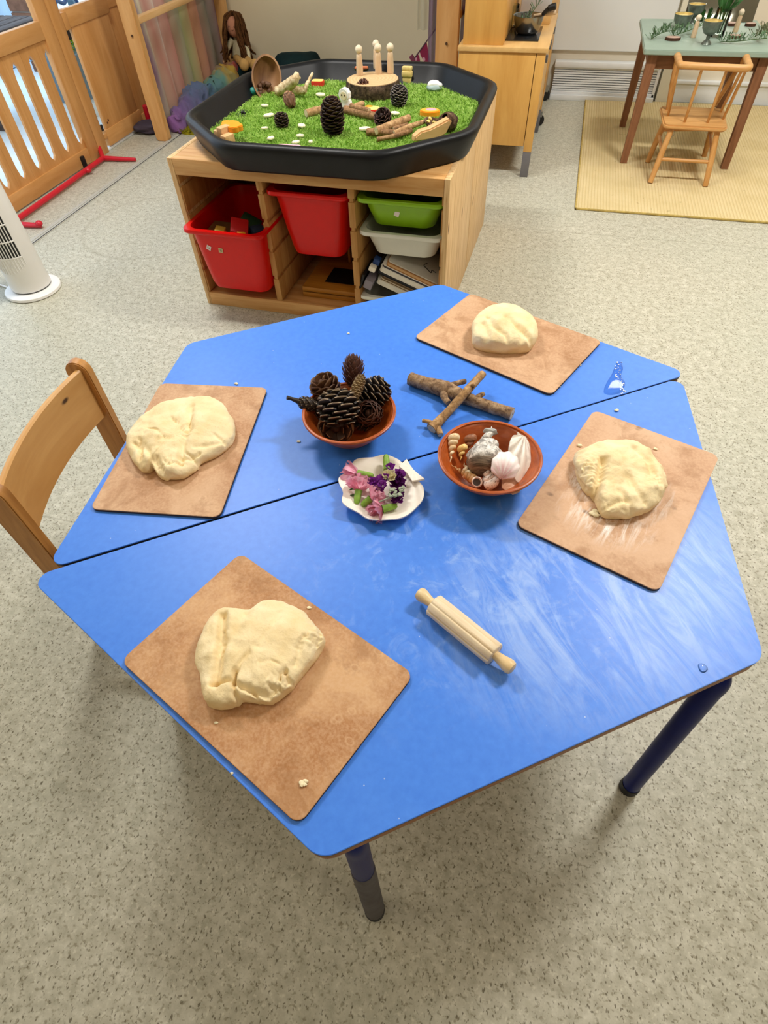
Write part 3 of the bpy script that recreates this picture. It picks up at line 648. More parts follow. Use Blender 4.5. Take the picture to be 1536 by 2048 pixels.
# fans
def fan(bm, H, spread, ribs, depth, thick, up=1, rib_h=.015, wob=0.0, nu=72, nv=12, ear=True, wx=1.0):
    top = []; bot = []
    for j in range(nv + 1):
        v = .04 + .96 * j / nv; rt = []; rb = []
        for i in range(nu + 1):
            th = math.radians(-spread + 2 * spread * i / nu); rr = H * math.cos(th * .93) ** .85 * v * (1 + .03 * math.cos(ribs * th) * v ** 3)
            rr *= 1 + wob * mnoise.noise(Vector((th * 2, v * 2, 4)))
            x = rr * math.sin(th) * wx; y = rr * math.cos(th)
            # dome over an ellipse: highest in the middle, falling to every edge
            e = min(1.0, math.hypot(x / (H * .62), (y - H * .47) / (H * .56))); dome = depth * (1 - e ** 2.2)
            z = up * dome + rib_h * H * math.cos(ribs * th) * (.25 + v) * .6
            rt.append(bm.verts.new((x, y, z + thick / 2))); rb.append(bm.verts.new((x, y, z - thick / 2)))
        top.append(rt); bot.append(rb)
    for j in range(nv):
        for i in range(nu):
            bm.faces.new((top[j][i], top[j][i + 1], top[j + 1][i + 1], top[j + 1][i])); bm.faces.new((bot[j][i + 1], bot[j][i], bot[j + 1][i], bot[j + 1][i + 1]))
        for i in (0, nu): bm.faces.new((top[j][i], top[j + 1][i], bot[j + 1][i], bot[j][i]))
    for i in range(nu):
        bm.faces.new((top[nv][i], top[nv][i + 1], bot[nv][i + 1], bot[nv][i])); bm.faces.new((top[0][i + 1], top[0][i], bot[0][i], bot[0][i + 1]))
    if ear:
        e = H * .19 * wx; z0 = up * 0.0
        for s_ in (-1, 1):
            pl = [(0, .0 * H), (s_ * e * .5, -.01 * H), (s_ * e * 1.1, -.03 * H), (s_ * e * .95, .05 * H), (s_ * e * .8, .12 * H), (0, .1 * H)]
            prism(bm, pl if s_ > 0 else pl[::-1], z0 - thick * .5, z0 + thick * .8)
def fan_mat(name, base, streak, k, ribs=14.0, tipc=None):
    t = NT(name); v = t.tc(); sep = t.new('ShaderNodeSeparateXYZ'); t.l.new(v, sep.inputs[0])
    an = t.math('ARCTAN2', sep.outputs['X'], sep.outputs['Y']); wv = t.math('COSINE', t.math('MULTIPLY', an, ribs)); n = t.noise(v, 90, 3)
    m = t.math('MULTIPLY', t.ramp(wv, [(.0, 1.0), (.75, .0)]), t.ramp(n, [(.35, .2), (.65, 1.0)]))
    c = t.mix(t.math('MULTIPLY', m, k), base, streak)
    if tipc:
        ln = t.new('ShaderNodeVectorMath', operation='LENGTH'); t.l.new(v, ln.inputs[0]); g = t.ramp(ln.outputs['Value'], [(.01, 1.0), (.036, 0.0)])
        c = t.mix(t.math('MULTIPLY', g, t.math('ADD', t.math('MULTIPLY', m, .6), .35, True)), c, tipc)
    return t.fin(c, .4, .4)
def fan_place(o, hinge, tip, nrm):
    y = (tip - hinge).normalized(); z = (nrm - y * nrm.dot(y)).normalized(); x = y.cross(z)
    o.location = hinge; o.rotation_euler = Matrix((x, y, z)).transposed().to_euler()
h, t_ = at(1044, 872, TZ + .055), at(1034, 962, TZ + .03)
bm = NB(); fan(bm, (t_ - h).length, 74, 14, .010, .002, 1, .02, wx=.62)
o = obj('scallop_shell', bm, fan_mat('fan_grey', '#efe6da', '#a8968a', .5), None, 60); fan_place(o, h, t_, T_ * .8 + CR * .35); tag(o, 'large pale fan shell with grey ribs at the right of the shell bowl', 'shell', 'sea shells in the wooden bowl')
h, t_ = at(1001, 961, TZ + .052), at(1018, 905, TZ + .072)
bm = NB(); fan(bm, (t_ - h).length, 72, 16, .012, .002, 1, .014, 0, 60, 10, False, .8)
o = obj('scallop_shell', bm, fan_mat('fan_pink', '#fbf1ee', '#e9c5c0', .3, 16, '#b5546a'), None, 60); fan_place(o, h, t_, T_ * .95 - CR * .1); tag(o, 'small white fan shell blushed pink at its hinge, in front of the large fan', 'shell', 'sea shells in the wooden bowl')
a, d, L = ends(907, 874, .054, 900, 927, .034)
bm = NB(); spiral(bm, L, .022, 4.6, .8, .62, 12); shell('cream spiral shell standing against the left wall of the bowl', a, d, bm, shell_mat('cream_shell', '#f0dcb8', '#d2aa72', 60, (1, 1, 3)))
a, d, L = ends(924, 894, .05, 921, 922, .038)
bm = NB(); spiral(bm, L, .019, 2.6, 1, .6, 12); shell('small yellow snail shell beside the cream spiral', a, d, bm, shell_mat('yellow_shell', '#f0cf86', '#d6a552', 60))
a, d, L = ends(940, 875, .05, 936, 905, .036)
bm = NB(); spiral(bm, L, .024, 2.8, 1, .6, 12); shell('brown banded snail shell behind the yellow one', a, d, bm, shell_mat('brown_shell', '#a9714f', '#6b3d28', 50, (1, 1, 7)))
a, d, L = ends(948, 960, .034, 900, 928, .034)
bm = NB(); spiral(bm, L, .019, 6.5, .85, .6, 12); shell('long tapering tan turret shell along the lower left of the bowl', a, d, bm, shell_mat('turret_shell', '#c79a68', '#a0713f', 70, (1, 1, 5)))
a, d, L = ends(982, 966, .032, 972, 938, .052)
bm = NB(); spiral(bm, L * 1.2, .032, 3.2, .9, .62, 12); shell('white pointed shell with dark speckled bands at the front of the bowl', a, d, bm, shell_mat('speckled_shell', '#f3e9e2', '#7d6258', 190, (1, 1, 2), .4, (.52, .64)))
p = at(954, 964, TZ + .04); bm = NB(); lathe(bm, [(.0065, -.008), (.0085, -.003), (.0088, .0), (.0072, .001), (.0062, -.001), (.0055, -.007)], 24, None, 0, 1, 1, False); bm2 = NB(); lathe(bm2, [(0, -.0035), (.0066, -.0035), (.0066, -.0025), (0, -.0025)], 20)
shell('little white shell ring with a dark open mouth at the front of the bowl', p, T_ + CU * .1, bm, shell_mat('ring_shell', '#f0e2d6', '#c9a99a', 100), 0, (bm2, plain('dark_mouth', '#3a2a24', .6)))
h, t_ = at(1003, 978, TZ + .022), at(1038, 963, TZ + .024); bm = NB(); fan(bm, (t_ - h).length, 60, 10, .004, .002, 1, .008, 0, 40, 8, False)
o = obj('scallop_shell', bm, fan_mat('fan_tan', '#d9ab8c', '#b9805e', .4), None, 60); fan_place(o, h, t_, Vector((0, -.2, 1))); tag(o, 'flat pinkish tan shell lying lowest at the front right of the bowl', 'shell', 'sea shells in the wooden bowl')
a, d, L = ends(935, 950, .03, 928, 925, .044)
bm = NB(); spiral(bm, L, .021, 2.4, 1, .6, 12); shell('pale cream snail shell half hidden left of the conch', a, d, bm, shell_mat('pale_snail', '#e9dcc0', '#cbb389', 60))

# ------------------------------------------------------------------ scallop dish with flowers
h, t_ = at(827, 941, TZ + .02), at(693, 1004, TZ + .02)
bm = NB(); fan(bm, (t_ - h).length * 1.02, 82, 15, .016, .0028, -1, .011, .02, 110, 16, True)
dish = obj('scallop_dish', bm, fan_mat('dish_white', '#f1e9df', '#d9c6b2', .22, 15), None, 60); fan_place(dish, h, t_, Vector((0, 0, 1)))
tag(dish, 'large white scallop shell dish holding cut flowers on the blue tables', 'shell')
green = plain('calyx_green', '#7fa53c', .5, .4, var=.25, scale=90); dgreen = plain('leaf_dark_green', '#4d6b2c', .55, .3, var=.25, scale=90)
def petal_bm(w_, l_, q, ruff=.25):
    bm = NB(); g = []
    for j in range(5):
        v = j / 4; row = []
        for i in range(7):
            u = i / 6 - .5; ww = w_ * (.22 + .78 * v ** .7)
            x = u * ww; y = l_ * v * (1 - .35 * u * u * v) * (1 + (q.uniform(-.09, .09) if j == 4 else 0)); z = .3 * l_ * v * v + ruff * w_ * v * v * math.sin(i * 2.6 + q.random() * 2) * .5
            row.append(bm.verts.new((x, y, z)))
        g.append(row)
    for j in range(4):
        for i in range(6): bm.faces.new((g[j][i], g[j][i + 1], g[j + 1][i + 1], g[j + 1][i]))
    ext = bmesh.ops.solidify(bm, geom=bm.faces[:], thickness=.0004)
    return bm
def petal_mat(name, a, b):
    if name in MATS: return MATS[name]
    t = NT(name); n = t.noise(t.tc(), 160, 3); t.p.inputs['Subsurface Weight'].default_value = .15; t.p.inputs['Subsurface Radius'].default_value = (.004, .002, .002)
    cc = t.ramp(n, [(.3, a), (.7, b)]); MATS[name] = t.fin(cc, .6, .2); tl = t.new('ShaderNodeBsdfTranslucent'); t.l.new(cc, tl.inputs[0]); mx = t.new('ShaderNodeMixShader'); mx.inputs[0].default_value = .45
    t.l.new(t.p.outputs[0], mx.inputs[1]); t.l.new(tl.outputs[0], mx.inputs[2]); t.l.new(mx.outputs[0], t.n['Material Output'].inputs[0]); return MATS[name]
pk = petal_mat('petal_pink', '#fcb9cf', '#ffdbe5'); pkl = petal_mat('petal_pale_pink', '#f3bcd2', '#f8d3e2'); pu = petal_mat('petal_purple', '#8a2a99', '#b04fc0'); pd = petal_mat('petal_plum', '#5d1a63', '#87308f'); crm = petal_mat('petal_cream', '#efe6b8', '#f6f0d4')
def carnation(label, calyx_end, neck, n, size, mat, seed, spread=75):
    a, b = Vector(calyx_end), Vector(neck); d = b - a; L = d.length; q = random.Random(seed)
    r = thing('carnation', label, 'flower', a, 0, None, basis(d).to_euler())
    bm = NB(); lathe(bm, [(0, 0), (.0032, .0), (.0048, .003), (.0056, L * .4), (.0058, L * .8), (.0065, L), (.004, L * 1.01), (0, L)], 14); obj('calyx', bm, green, r)
    for k in range(n):
        an = 2 * PI * k / n + q.uniform(-.3, .3); lay = k % 2
        bm = petal_bm(size * q.uniform(.8, 1.1), size * q.uniform(.8, 1.05), q); tl = math.radians(spread - 38 * lay + q.uniform(-10, 10))
        M = Matrix.Translation((0, 0, L)) @ Matrix.Rotation(an, 4, 'Z') @ Matrix.Rotation(PI / 2 - tl, 4, 'X')
        bmesh.ops.transform(bm, matrix=M, verts=bm.verts[:]); obj('petal', bm, mat, r, 180)
    return r
Z = lambda x, y, z: at(x, y, TZ + z)
carnation('pink carnation head at the left of the scallop dish, its calyx pointing forward', Z(713, 1008, .014), Z(717, 981, .022), 11, .026, pk, 1, 70)
carnation('pale pink carnation at the upper left of the scallop dish, calyx to the right', Z(746, 952, .024), Z(716, 947, .02), 8, .027, pkl, 2, 55)
carnation('pink carnation head at the bottom of the scallop dish with its calyx to the right', Z(794, 1011, .018), Z(765, 1018, .018), 12, .025, pk, 3, 74)
carnation('pink carnation head in the middle of the scallop dish with a short calyx forward left', Z(724, 1011, .012), Z(742, 997, .022), 10, .022, pk, 5, 70)
carnation('upright green carnation bud with a whitish neck at the back of the scallop dish', Z(772, 910, .03), Z(774, 940, .022), 5, .009, petal_mat('petal_blush', '#f6dfe4', '#fbeef0'), 4, 40)
def bloom(label, c, nfl, R_, mat, seed, eye=None):
    q = random.Random(seed); r = thing('purple_bloom', label, 'flower', c)
    for k in range(nfl):
        an = q.uniform(0, 6.28); rr = R_ * math.sqrt(q.random()); f = Vector((rr * math.cos(an), rr * math.sin(an), q.uniform(0, .008))); bm = NB()
        for j in range(5):
            pb = petal_bm(.0105, .0105, q, .3); M = Matrix.Translation(f) @ Matrix.Rotation(j * 2 * PI / 5 + k, 4, 'Z') @ Matrix.Rotation(q.uniform(.1, .9), 4, 'X')
            bmesh.ops.transform(pb, matrix=M, verts=pb.verts[:]); m_ = bpy.data.meshes.new('t'); pb.to_mesh(m_); pb.free(); bm.from_mesh(m_); bpy.data.meshes.remove(m_)
        fl = obj('floret', bm, mat, r, 180)
        if eye is not None and k % 2 == 0:
            bm = NB(); ico(bm, f + Vector((0, 0, .002)), (.0022, .0022, .0014), 1, None, 0, .3, k); obj('eye', bm, eye, fl)
    return r
bloom('bright purple bloom with a pale eye in the centre of the scallop dish', Z(758, 972, .026), 6, .014, pu, 1, petal_mat('petal_eye', '#d9cfc0', '#efe9da'))
bloom('plum purple bloom at the upper right of the scallop dish', Z(788, 948, .024), 5, .012, pu, 2)
bloom('dark plum bloom at the right edge of the scallop dish', Z(798, 970, .018), 6, .012, pd, 3)
bloom('dark plum bloom tucked under the grey sprig in the scallop dish', Z(795, 1000, .014), 5, .01, pd, 8)
bloom('cream floret cluster right of the purple bloom in the scallop dish', Z(781, 958, .03), 3, .008, crm, 4)
gr = plain('sage_grey', '#98a08c', .7, .2, var=.2, scale=120)
r = thing('grey_sprig', 'grey-green flower sprig lying across the right of the scallop dish', 'sprig', Z(757, 1004, .03)); o0 = r.location.copy()
bm = NB(); tube(bm, [Vector((0, 0, 0)), Z(785, 993, .034) - o0, Z(808, 981, .034) - o0], [.0013, .0011, .001], 8); obj('stem', bm, gr, r)
q = random.Random(9)
for k in range(9):
    p = Z(770 + q.uniform(2, 40), 978 + q.uniform(-4, 14), .034) - o0; bm = NB()
    for j in range(4): ico(bm, p + Vector((q.uniform(-.003, .003), q.uniform(-.003, .003), q.uniform(-.001, .002))), (.003, .0022, .0016), 1, Matrix.Rotation(q.uniform(0, 3), 3, 'Z'), 0, .3, k + j)
    obj('bud', bm, gr, r)
for (lab, pa, pb_, w_) in (('dark green leaf lying at the left of the scallop dish', Z(699, 980, .016), Z(714, 974, .02), .008), ('dark green leaf under the left carnation in the scallop dish', Z(700, 990, .014), Z(712, 992, .016), .006)):
    d = pb_ - pa; bm = petal_bm(w_, d.length, random.Random(3), .1); o = obj('leaf', bm, dgreen, None, 180); fan_place(o, pa, pb_, Vector((0, 0, 1))); tag(o, lab, 'leaf')

# ------------------------------------------------------------------ crossed twigs
def bark(name, a, b, c3):
    t = NT(name); v = t.tc(); n = t.noise(v, 70, 5, .65, .6); f = t.noise(v, 300, 4, .7)
    c = t.ramp(n, [(.36, a), (.5, b), (.66, c3)]); c = t.mix(t.ramp(f, [(.52, 0.0), (.66, .6)]), c, a); t.bump(t.math('ADD', n, t.math('MULTIPLY', f, .5)), .5, .0025); return t.fin(c, .8, .2)
bark1 = bark('bark_brown', '#5d4636', '#947658', '#b79c7c'); bark2 = bark('bark_tan', '#7b5c3c', '#a98358', '#c6a47a')
cutm = plain('cut_wood', '#d8c3a0', .7, .2, var=.15, scale=150)
def limb(bm, pts, rad, n=14, wob=.1, seed=0.0, per=6):
    P = catmull(pts, per); N = len(P); rr = []
    for i in range(N):
        t = i / (N - 1) * (len(rad) - 1); k = min(int(t), len(rad) - 2); rr.append((rad[k] + (rad[k + 1] - rad[k]) * (t - k)) * (1 + wob * mnoise.noise(Vector((i * .7, seed, 0)))))
    R = tube(bm, P, rr, n)
    for ring in R:
        for v in ring: v.co += Vector((mnoise.noise(v.co * 120), mnoise.noise(v.co * 120 + Vector((5, 0, 0))), mnoise.noise(v.co * 120 + Vector((0, 7, 0))))) * rr[0] * .1
def endcap(parent, p, d, r, hole=False):
    bm = NB(); M = Matrix.Translation(Vector(p)) @ basis(d).to_4x4(); lathe(bm, [(0, 0), (r * .93, 0), (r * .9, .0006), (0, .0009)], 16, M); c = obj('cut_end', bm, cutm, parent); c['label'] = 'pale cut end'
    if hole:
        bm = NB(); lathe(bm, [(0, .0009), (r * .12, .0009), (r * .12, .0013), (0, .0014)], 10, M); obj('pith', bm, plain('pith_dark', '#4a3a2a', .8), c)
a = Z(820, 757, .014); b = Z(1024, 828, .0135); k1 = Z(890, 779, .0165); k2 = Z(950, 803, .013)
tw = thing('stick', 'thick knobbly brown stick with side stubs lying under the thin one', 'stick', a)
L_ = lambda p: p - a
bm = NB(); limb(bm, [L_(a), L_(Z(850, 767, .0145)), L_(k1), L_(k2), L_(b)], [.0128, .0125, .0165, .0105, .0115], 16, .08, 1)
limb(bm, [L_(k1), L_(Z(905, 770, .02)), L_(Z(931, 762, .02))], [.008, .006, .0045], 10, .1, 2)
limb(bm, [L_(k1), L_(Z(888, 793, .018)), L_(Z(897, 806, .016))], [.008, .007, .0055], 10, .1, 3)
limb(bm, [L_(k2), L_(Z(955, 795, .02)), L_(Z(968, 787, .024))], [.007, .0055, .004], 10, .1, 4)
obj('branch', bm, bark1, tw, 80)
d = (b - k2).normalized(); endcap(tw, L_(b), d, .0115, True); endcap(tw, L_(a), (a - k1).normalized(), .0125); endcap(tw, L_(Z(968, 787, .024)), Z(968, 787, .024) - Z(955, 795, .02), .0038)
a = Z(965, 748, .035); b = Z(863, 858, .0085)
tw = thing('stick', 'thin straight stick with a forked foot lying across the thick one', 'stick', b); L_ = lambda p: p - b
bm = NB(); limb(bm, [L_(a), L_(Z(930, 786, .034)), L_(Z(895, 825, .018)), L_(b)], [.0075, .008, .008, .0105], 12, .08, 6)
limb(bm, [L_(Z(872, 850, .0095)), L_(Z(858, 844, .011)), L_(Z(845, 841, .012))], [.006, .004, .0035], 9, .1, 7)
limb(bm, [L_(Z(872, 852, .0095)), L_(Z(878, 862, .0075)), L_(Z(881, 870, .0062))], [.0075, .006, .0052], 9, .1, 8)
limb(bm, [L_(Z(943, 770, .037)), L_(Z(946, 772, .043))], [.006, .004], 8, .1, 9)
obj('branch', bm, bark2, tw, 80); endcap(tw, L_(a), (a - Z(930, 786, .034)).normalized(), .0072); endcap(tw, L_(b), (b - Z(895, 825, .018)).normalized(), .0098); endcap(tw, L_(Z(845, 841, .012)), Z(845, 841, .012) - Z(858, 844, .011), .0034); endcap(tw, L_(Z(881, 870, .0062)), Z(881, 870, .0062) - Z(878, 862, .0075), .0048)

# ------------------------------------------------------------------ rolling pin
a = Z(836, 1184, .0165); b = Z(1027, 1340, .0165); mid = (a + b) / 2; mid.z = TZ + .0168; d = (b - a); d.z = 0; L = d.length
pinm = wood('pale_beech', '#efdfc2', '#dfc6a0', 'Z', 60, 18, .5)
rp = thing('rolling_pin', 'small pale wooden rolling pin with grooved roller on the near blue table', 'rolling pin', mid, 0, None, basis(d).to_euler())
bm = NB(); rings = []; NN = 96; RL = .053
for z, k in ((-RL, .93), (-RL + .0012, 1), (-RL * .62, 1), (RL * .62, 1), (RL - .0012, 1), (RL, .93)):
    ring = []
    for i in range(NN):
        an = 2 * PI * i / NN; g = 0
        for ga, dp in ((70, .0022), (115, .0014), (160, .003), (205, .0022), (250, .0022), (295, .0022), (340, .0022), (25, .002)):
            dd = abs((math.degrees(an) - ga + 180) % 360 - 180); g = max(g, dp * math.exp(-(dd / 3.2) ** 2))
        rr = (.0165 - g) * k; ring.append((rr * math.cos(an), rr * math.sin(an), z))
    rings.append(ring)
loft(bm, rings); obj('roller', bm, pinm, rp, 50)
hl = L / 2 - RL
for s_ in (-1, 1):
    M = Matrix.Rotation(0 if s_ > 0 else PI, 4, 'X') @ Matrix.Translation((0, 0, RL))
    bm = NB(); lathe(bm, [(0, -.004), (.006, -.004), (.0062, .002), (.0075, hl * .35), (.0095, hl * .65), (.0098, hl * .8), (.0085, hl * .93), (.005, hl * .99), (0, hl)], 24, M); obj('handle', bm, wood('pale_beech_handle', '#ead4a8', '#d9b782', 'Z', 40, 12, .4), rp)
# ------------------------------------------------------------------ pine storage unit and its bins
pineX = wood('pine_x', '#d9ad74', '#bd8647', 'X', 22, 12, .5, 1.0); pineY = wood('pine_y', '#e2bd85', '#cf9f63', 'Y', 22, 12, .5, 1.0); pineZ = wood('pine_z', '#e8c897', '#b5844a', 'Z', 30, 26, .5, 2.0, .08, (.42, .72))
UX, UY, UR = -1.217, 1.826, -.0244
UM = Matrix.Translation((UX, UY, 0)) @ Matrix.Rotation(UR, 4, 'Z')
def U(x, y, z=0.0): return UM @ Vector((x, y, z))
su = thing('storage_unit', 'low pine storage unit with three columns of coloured bins under the black tray', 'storage unit', (UX, UY, 0), UR)
UW, UD, UH = .94, .455, .515
for nm, x0, x1 in (('side_panel', 0, .018), ('side_panel', UW - .018, UW)):
    bm = NB(); bx(bm, x0, x1, 0, UD, 0, UH - (.0), .0015); obj(nm, bm, pineZ, su, 30)
for xd in (.314, .626):
    bm = NB(); bx(bm, xd - .006, xd + .006, .004, UD - .01, .05, .465)
    for z0, z1 in ((.052, .135), (.147, .235), (.247, .335), (.347, .425), (.437, .465)): bx(bm, xd - .011, xd + .011, .002, UD - .012, z0, z1, .0015)
    obj('divider', bm, wood('pine_div', '#c99a5f', '#a9763c', 'Z', 22, 14, .5), su, 30)
for xs, s_ in ((.018, 1), (UW - .018, -1)):
    bm = NB()
    for z0, z1 in ((.052, .135), (.147, .235), (.247, .335), (.347, .425), (.437, .465)): bx(bm, xs, xs + s_ * .005, .004, UD - .012, z0, z1, .001)
    obj('runner', bm, wood('pine_div', '#c99a5f', '#a9763c', 'Z'), su, 30)
for k in range(2):
    bm = NB(); bx(bm, .018, UW - .018, .03 + k * .213, .24 + k * .212, UH - .022, UH, .002); obj('top_board', bm, pineX, su, 30)
bm = NB(); bx(bm, .018, UW - .018, .0, .03, .465, UH, .002); obj('top_rail', bm, pineX, su, 30)
bm = NB(); bx(bm, .018, UW - .018, .0, .018, .0, .05, .002); obj('bottom_rail', bm, pineX, su, 30)
bm = NB(); bx(bm, .018, UW - .018, .018, UD, .032, .045); obj('bottom_shelf', bm, pineX, su, 0)
bm = NB(); bx(bm, .018, UW - .018, UD - .012, UD - .004, .045, UH - .022); obj('back_panel', bm, wood('added_dark_back', '#8a6038', '#6d4824', 'X'), su, 0)  # added brown back, absent on the unit itself, keeps the interior dark
su2 = dup(su, U(UW, .92 + .0), 'second pine storage unit standing back to back behind the first, under the tray', UR + PI)
def tub(bm, W_, D_, H_, tw, rim=.016, th=.003):
    # y runs back from the front; rim top at z=H_
    def rr(w_, d_, r, z): return [(p[0], p[1] + D_ / 2, z) for p in rrect(w_, d_, r, 7)]
    bw, bd = W_ * tw, D_ * .82; iw, idp = W_ - 2 * rim, D_ - 2 * rim
    rings = [rr(bw * .8, bd * .86, .02, 0), rr(bw * .93, bd * .96, .04, .004), rr(bw, bd, .05, .02)]
    for t in (.3, .6, .88): rings.append(rr(bw + (iw - bw) * t, bd + (idp - bd) * t, .045, .02 + (H_ - .032) * t))
    rings += [rr(iw, idp, .042, H_ - .012), rr(W_ - .004, D_ - .004, .03, H_ - .013), rr(W_, D_, .03, H_ - .011), rr(W_, D_, .03, H_ - .003), rr(W_ - .003, D_ - .003, .03, H_), rr(iw, idp, .04, H_), rr(iw - .004, idp - .004, .04, H_ - .004)]
    for t in (.88, .6, .3, 0): rings.append(rr(bw + (iw - bw) * t - 2 * th, bd + (idp - bd) * t - 2 * th, .043, .02 + (H_ - .032) * t))
    rings.append(rr(bw * .85, bd * .9, .03, th + .003))
    loft(bm, rings)
red_p = plain('plastic_red', '#d20a08', .32, .35, var=.03); green_p = plain('plastic_green', '#86b81a', .3, .5, var=.03); white_p = plain('plastic_white', '#dcdcd4', .3, .5, var=.02)
stick_w = plain('sticker_white', '#e6dada', .5); stick_b = plain('sticker_tan', '#c9b98e', .5)
def bin_(label, cx, v, z, W_, H_, mat, tw=.74, D_=.41, rz=0.0):
    r = thing('storage_bin', label, 'bin', U(cx, v, z), UR + rz); bm = NB(); tub(bm, W_, D_, H_, tw); obj('tub', bm, mat, r, 50); return r
b1 = bin_('red plastic bin pulled out at the left, holding toy blocks, two small stickers on it', .176, -.075, .092, .302, .23, red_p, .8)
def sticker(b, x, z, y, rot, mat, ink=None, s=.016):
    bm = NB(); box(bm, (0, 0, 0), (s, .001, s), 0); M = Matrix.Translation((x, y, z)) @ Matrix.Rotation(rot, 4, 'Y') @ Matrix.Rotation(.0, 4, 'X')
    bmesh.ops.transform(bm, matrix=M, verts=bm.verts[:]); st = obj('sticker', bm, mat, b, 0)
    if ink:
        bm = NB()
        for c, s_ in ink: box(bm, (c[0] * s, -.0008, c[1] * s), (s_[0] * s, .0006, s_[1] * s))
        bmesh.ops.transform(bm, matrix=M, verts=bm.verts[:]); obj('print', bm, plain('ink_grey', '#55503f', .6), st, 0)
    return st
sticker(b1, -.07, .165, .0195, .45, stick_w, [((-.2, .1), (.12, .3)), ((.15, -.05), (.3, .1))])
sticker(b1, -.025, .16, .0195, .08, stick_b, [((-.1, .05), (.1, .5)), ((.12, -.15), (.35, .1)), ((.2, .1), (.08, .4))])
b2 = bin_('deep red plastic bin pushed in under the middle of the black tray', .470, .002, .215, .288, .222, red_p, .7)
b3 = bin_('shallow green plastic bin at the top right of the pine unit', .781, .002, .343, .288, .096, green_p, .76)
sticker(b3, -.013, .05, .0255, .35, stick_w)
b4 = bin_('shallow white plastic bin directly under the green one', .783, .004, .246, .288, .09, white_p, .78)
b5 = bin_('white plastic tray at the bottom right, heaped with tilted board books', .768, .0, .055, .288, .056, white_p, .86)
# toy blocks in the red bin
BLK = [at(478, 462, .285), at(441, 470, .275), at(483, 476, .285), at(515, 466, .27), at(500, 450, .26), at(452, 478, .24), at(497, 478, .235)]
for i, (x, y, z, s, col, lab, rot) in enumerate(((.03, .13, .115, (.06, .06, .06), '#c01418', 'red toy block tilted in the pulled-out red bin', (.5, .3, .4)), (-.035, .10, .11, (.035, .035, .05), '#c89a3a', 'yellow-brown toy block standing in the pulled-out red bin', (.1, .2, .2)),
    (.055, .09, .10, (.03, .03, .03), '#d79a1e', 'small orange toy block near the front rim of the red bin', (.4, .2, .6)), (.085, .17, .11, (.05, .04, .04), '#26334a', 'dark blue toy block at the right in the red bin', (.2, .1, .9)), (0, .22, .11, (.07, .05, .05), '#2b4a2e', 'dark green toy block far back in the red bin', (.1, .5, .1)), (-.02, .17, .03, (.12, .12, .07), '#6e4a26', 'brown wooden block lying under the others in the red bin', (0, .05, .05)), (.04, .13, .045, (.07, .08, .06), '#7a1d1a', 'dark red block lying under the others in the red bin', (0, 0, .1)))):
    bm = NB(); box(bm, (0, 0, 0), s, .004); o = obj('toy_block', bm, plain('block_' + col, col, .5), None, 40); o.location = BLK[i]; o.rotation_euler = rot; tag(o, lab, 'toy block')
# wooden tray in the middle bottom
r = thing('wooden_box', 'flat varnished wooden box with a dark square recess on the bottom shelf', 'box', U(.495, .02, .0455), UR)
varn = wood('varnished', '#c48a34', '#9a6420', 'X', 20, 10, .4)
bm = NB(); bx(bm, -.11, .118, .04, .34, 0, .018, .003); obj('base', bm, varn, r, 30)
bm = NB(); bx(bm, -.11, .118, .04, .34, .021, .04, .004); obj('lid', bm, varn, r, 30)
bm = NB(); bx(bm, -.105, .113, .045, .335, .017, .022); obj('joint', bm, plain('dark_joint', '#3a210c', .8), r, 0)
bm = NB(); bx(bm, -.035, .1, .09, .2, .0395, .0415); obj('recess_panel', bm, plain('near_black', '#0c0c0f', .5), r, 0)
bm = NB(); lathe(bm, [(0, .0), (.006, 0), (.006, .05), (.009, .06), (0, .068)], 12, Matrix.Translation((.01, .26, .04))); obj('knob', bm, varn, r)
# tilted board books
BK = [('tan wooden-edged board book on top of the tilted pile in the white tray', '#b98550', .013, .0), ('white board book with a dark line below the tan one', '#ece9e2', .012, -.012), ('second white board book in the middle of the tilted pile', '#efece6', .016, -.016), ('black board book across the middle of the tilted pile', '#15161c', .010, -.022),
      ('brown-paged board book under the black one', '#8b7050', .009, -.0), ('cream board book with dark page lines low in the tilted pile', '#d8ccb6', .009, -.004), ('white rounded board book at the bottom of the tilted pile', '#f0efec', .018, -.012)]
tilt = Matrix.Rotation(UR, 3, 'Z') @ Matrix.Rotation(math.radians(20), 3, 'Y'); nrm = tilt @ Vector((0, 0, 1)); along = tilt @ Vector((1, 0, 0)); s0 = U(.728, .03, .228); s_top = s0.copy()
for i, (lab, col, th, off) in enumerate(BK):
    c = s0 + along * (.095 + off) + tilt @ Vector((0, .1, 0)) - nrm * th / 2
    r = thing('board_book', lab, 'book', c, 0, 'board books tilted in the white tray', tilt.to_euler()); ln = .19
    bm = NB(); prism(bm, rrect(ln, .19, .012), th / 2 - .0024, th / 2, .0006); prism(bm, rrect(ln, .19, .012), -th / 2, -th / 2 + .0024, .0006); obj('cover', bm, plain('book_' + col, col, .45), r, 30)
    bm = NB(); prism(bm, rrect(ln - .004, .186, .011), -th / 2 + .0022, th / 2 - .0022); obj('pages', bm, plain('pages_%d' % i, ['#caa070', '#3b3a42', '#e5e0d6', '#23242c', '#5f4a33', '#6b5540', '#e8e5dd'][i], .7), r, 30)
    s0 = s0 - nrm * (th + .0006)
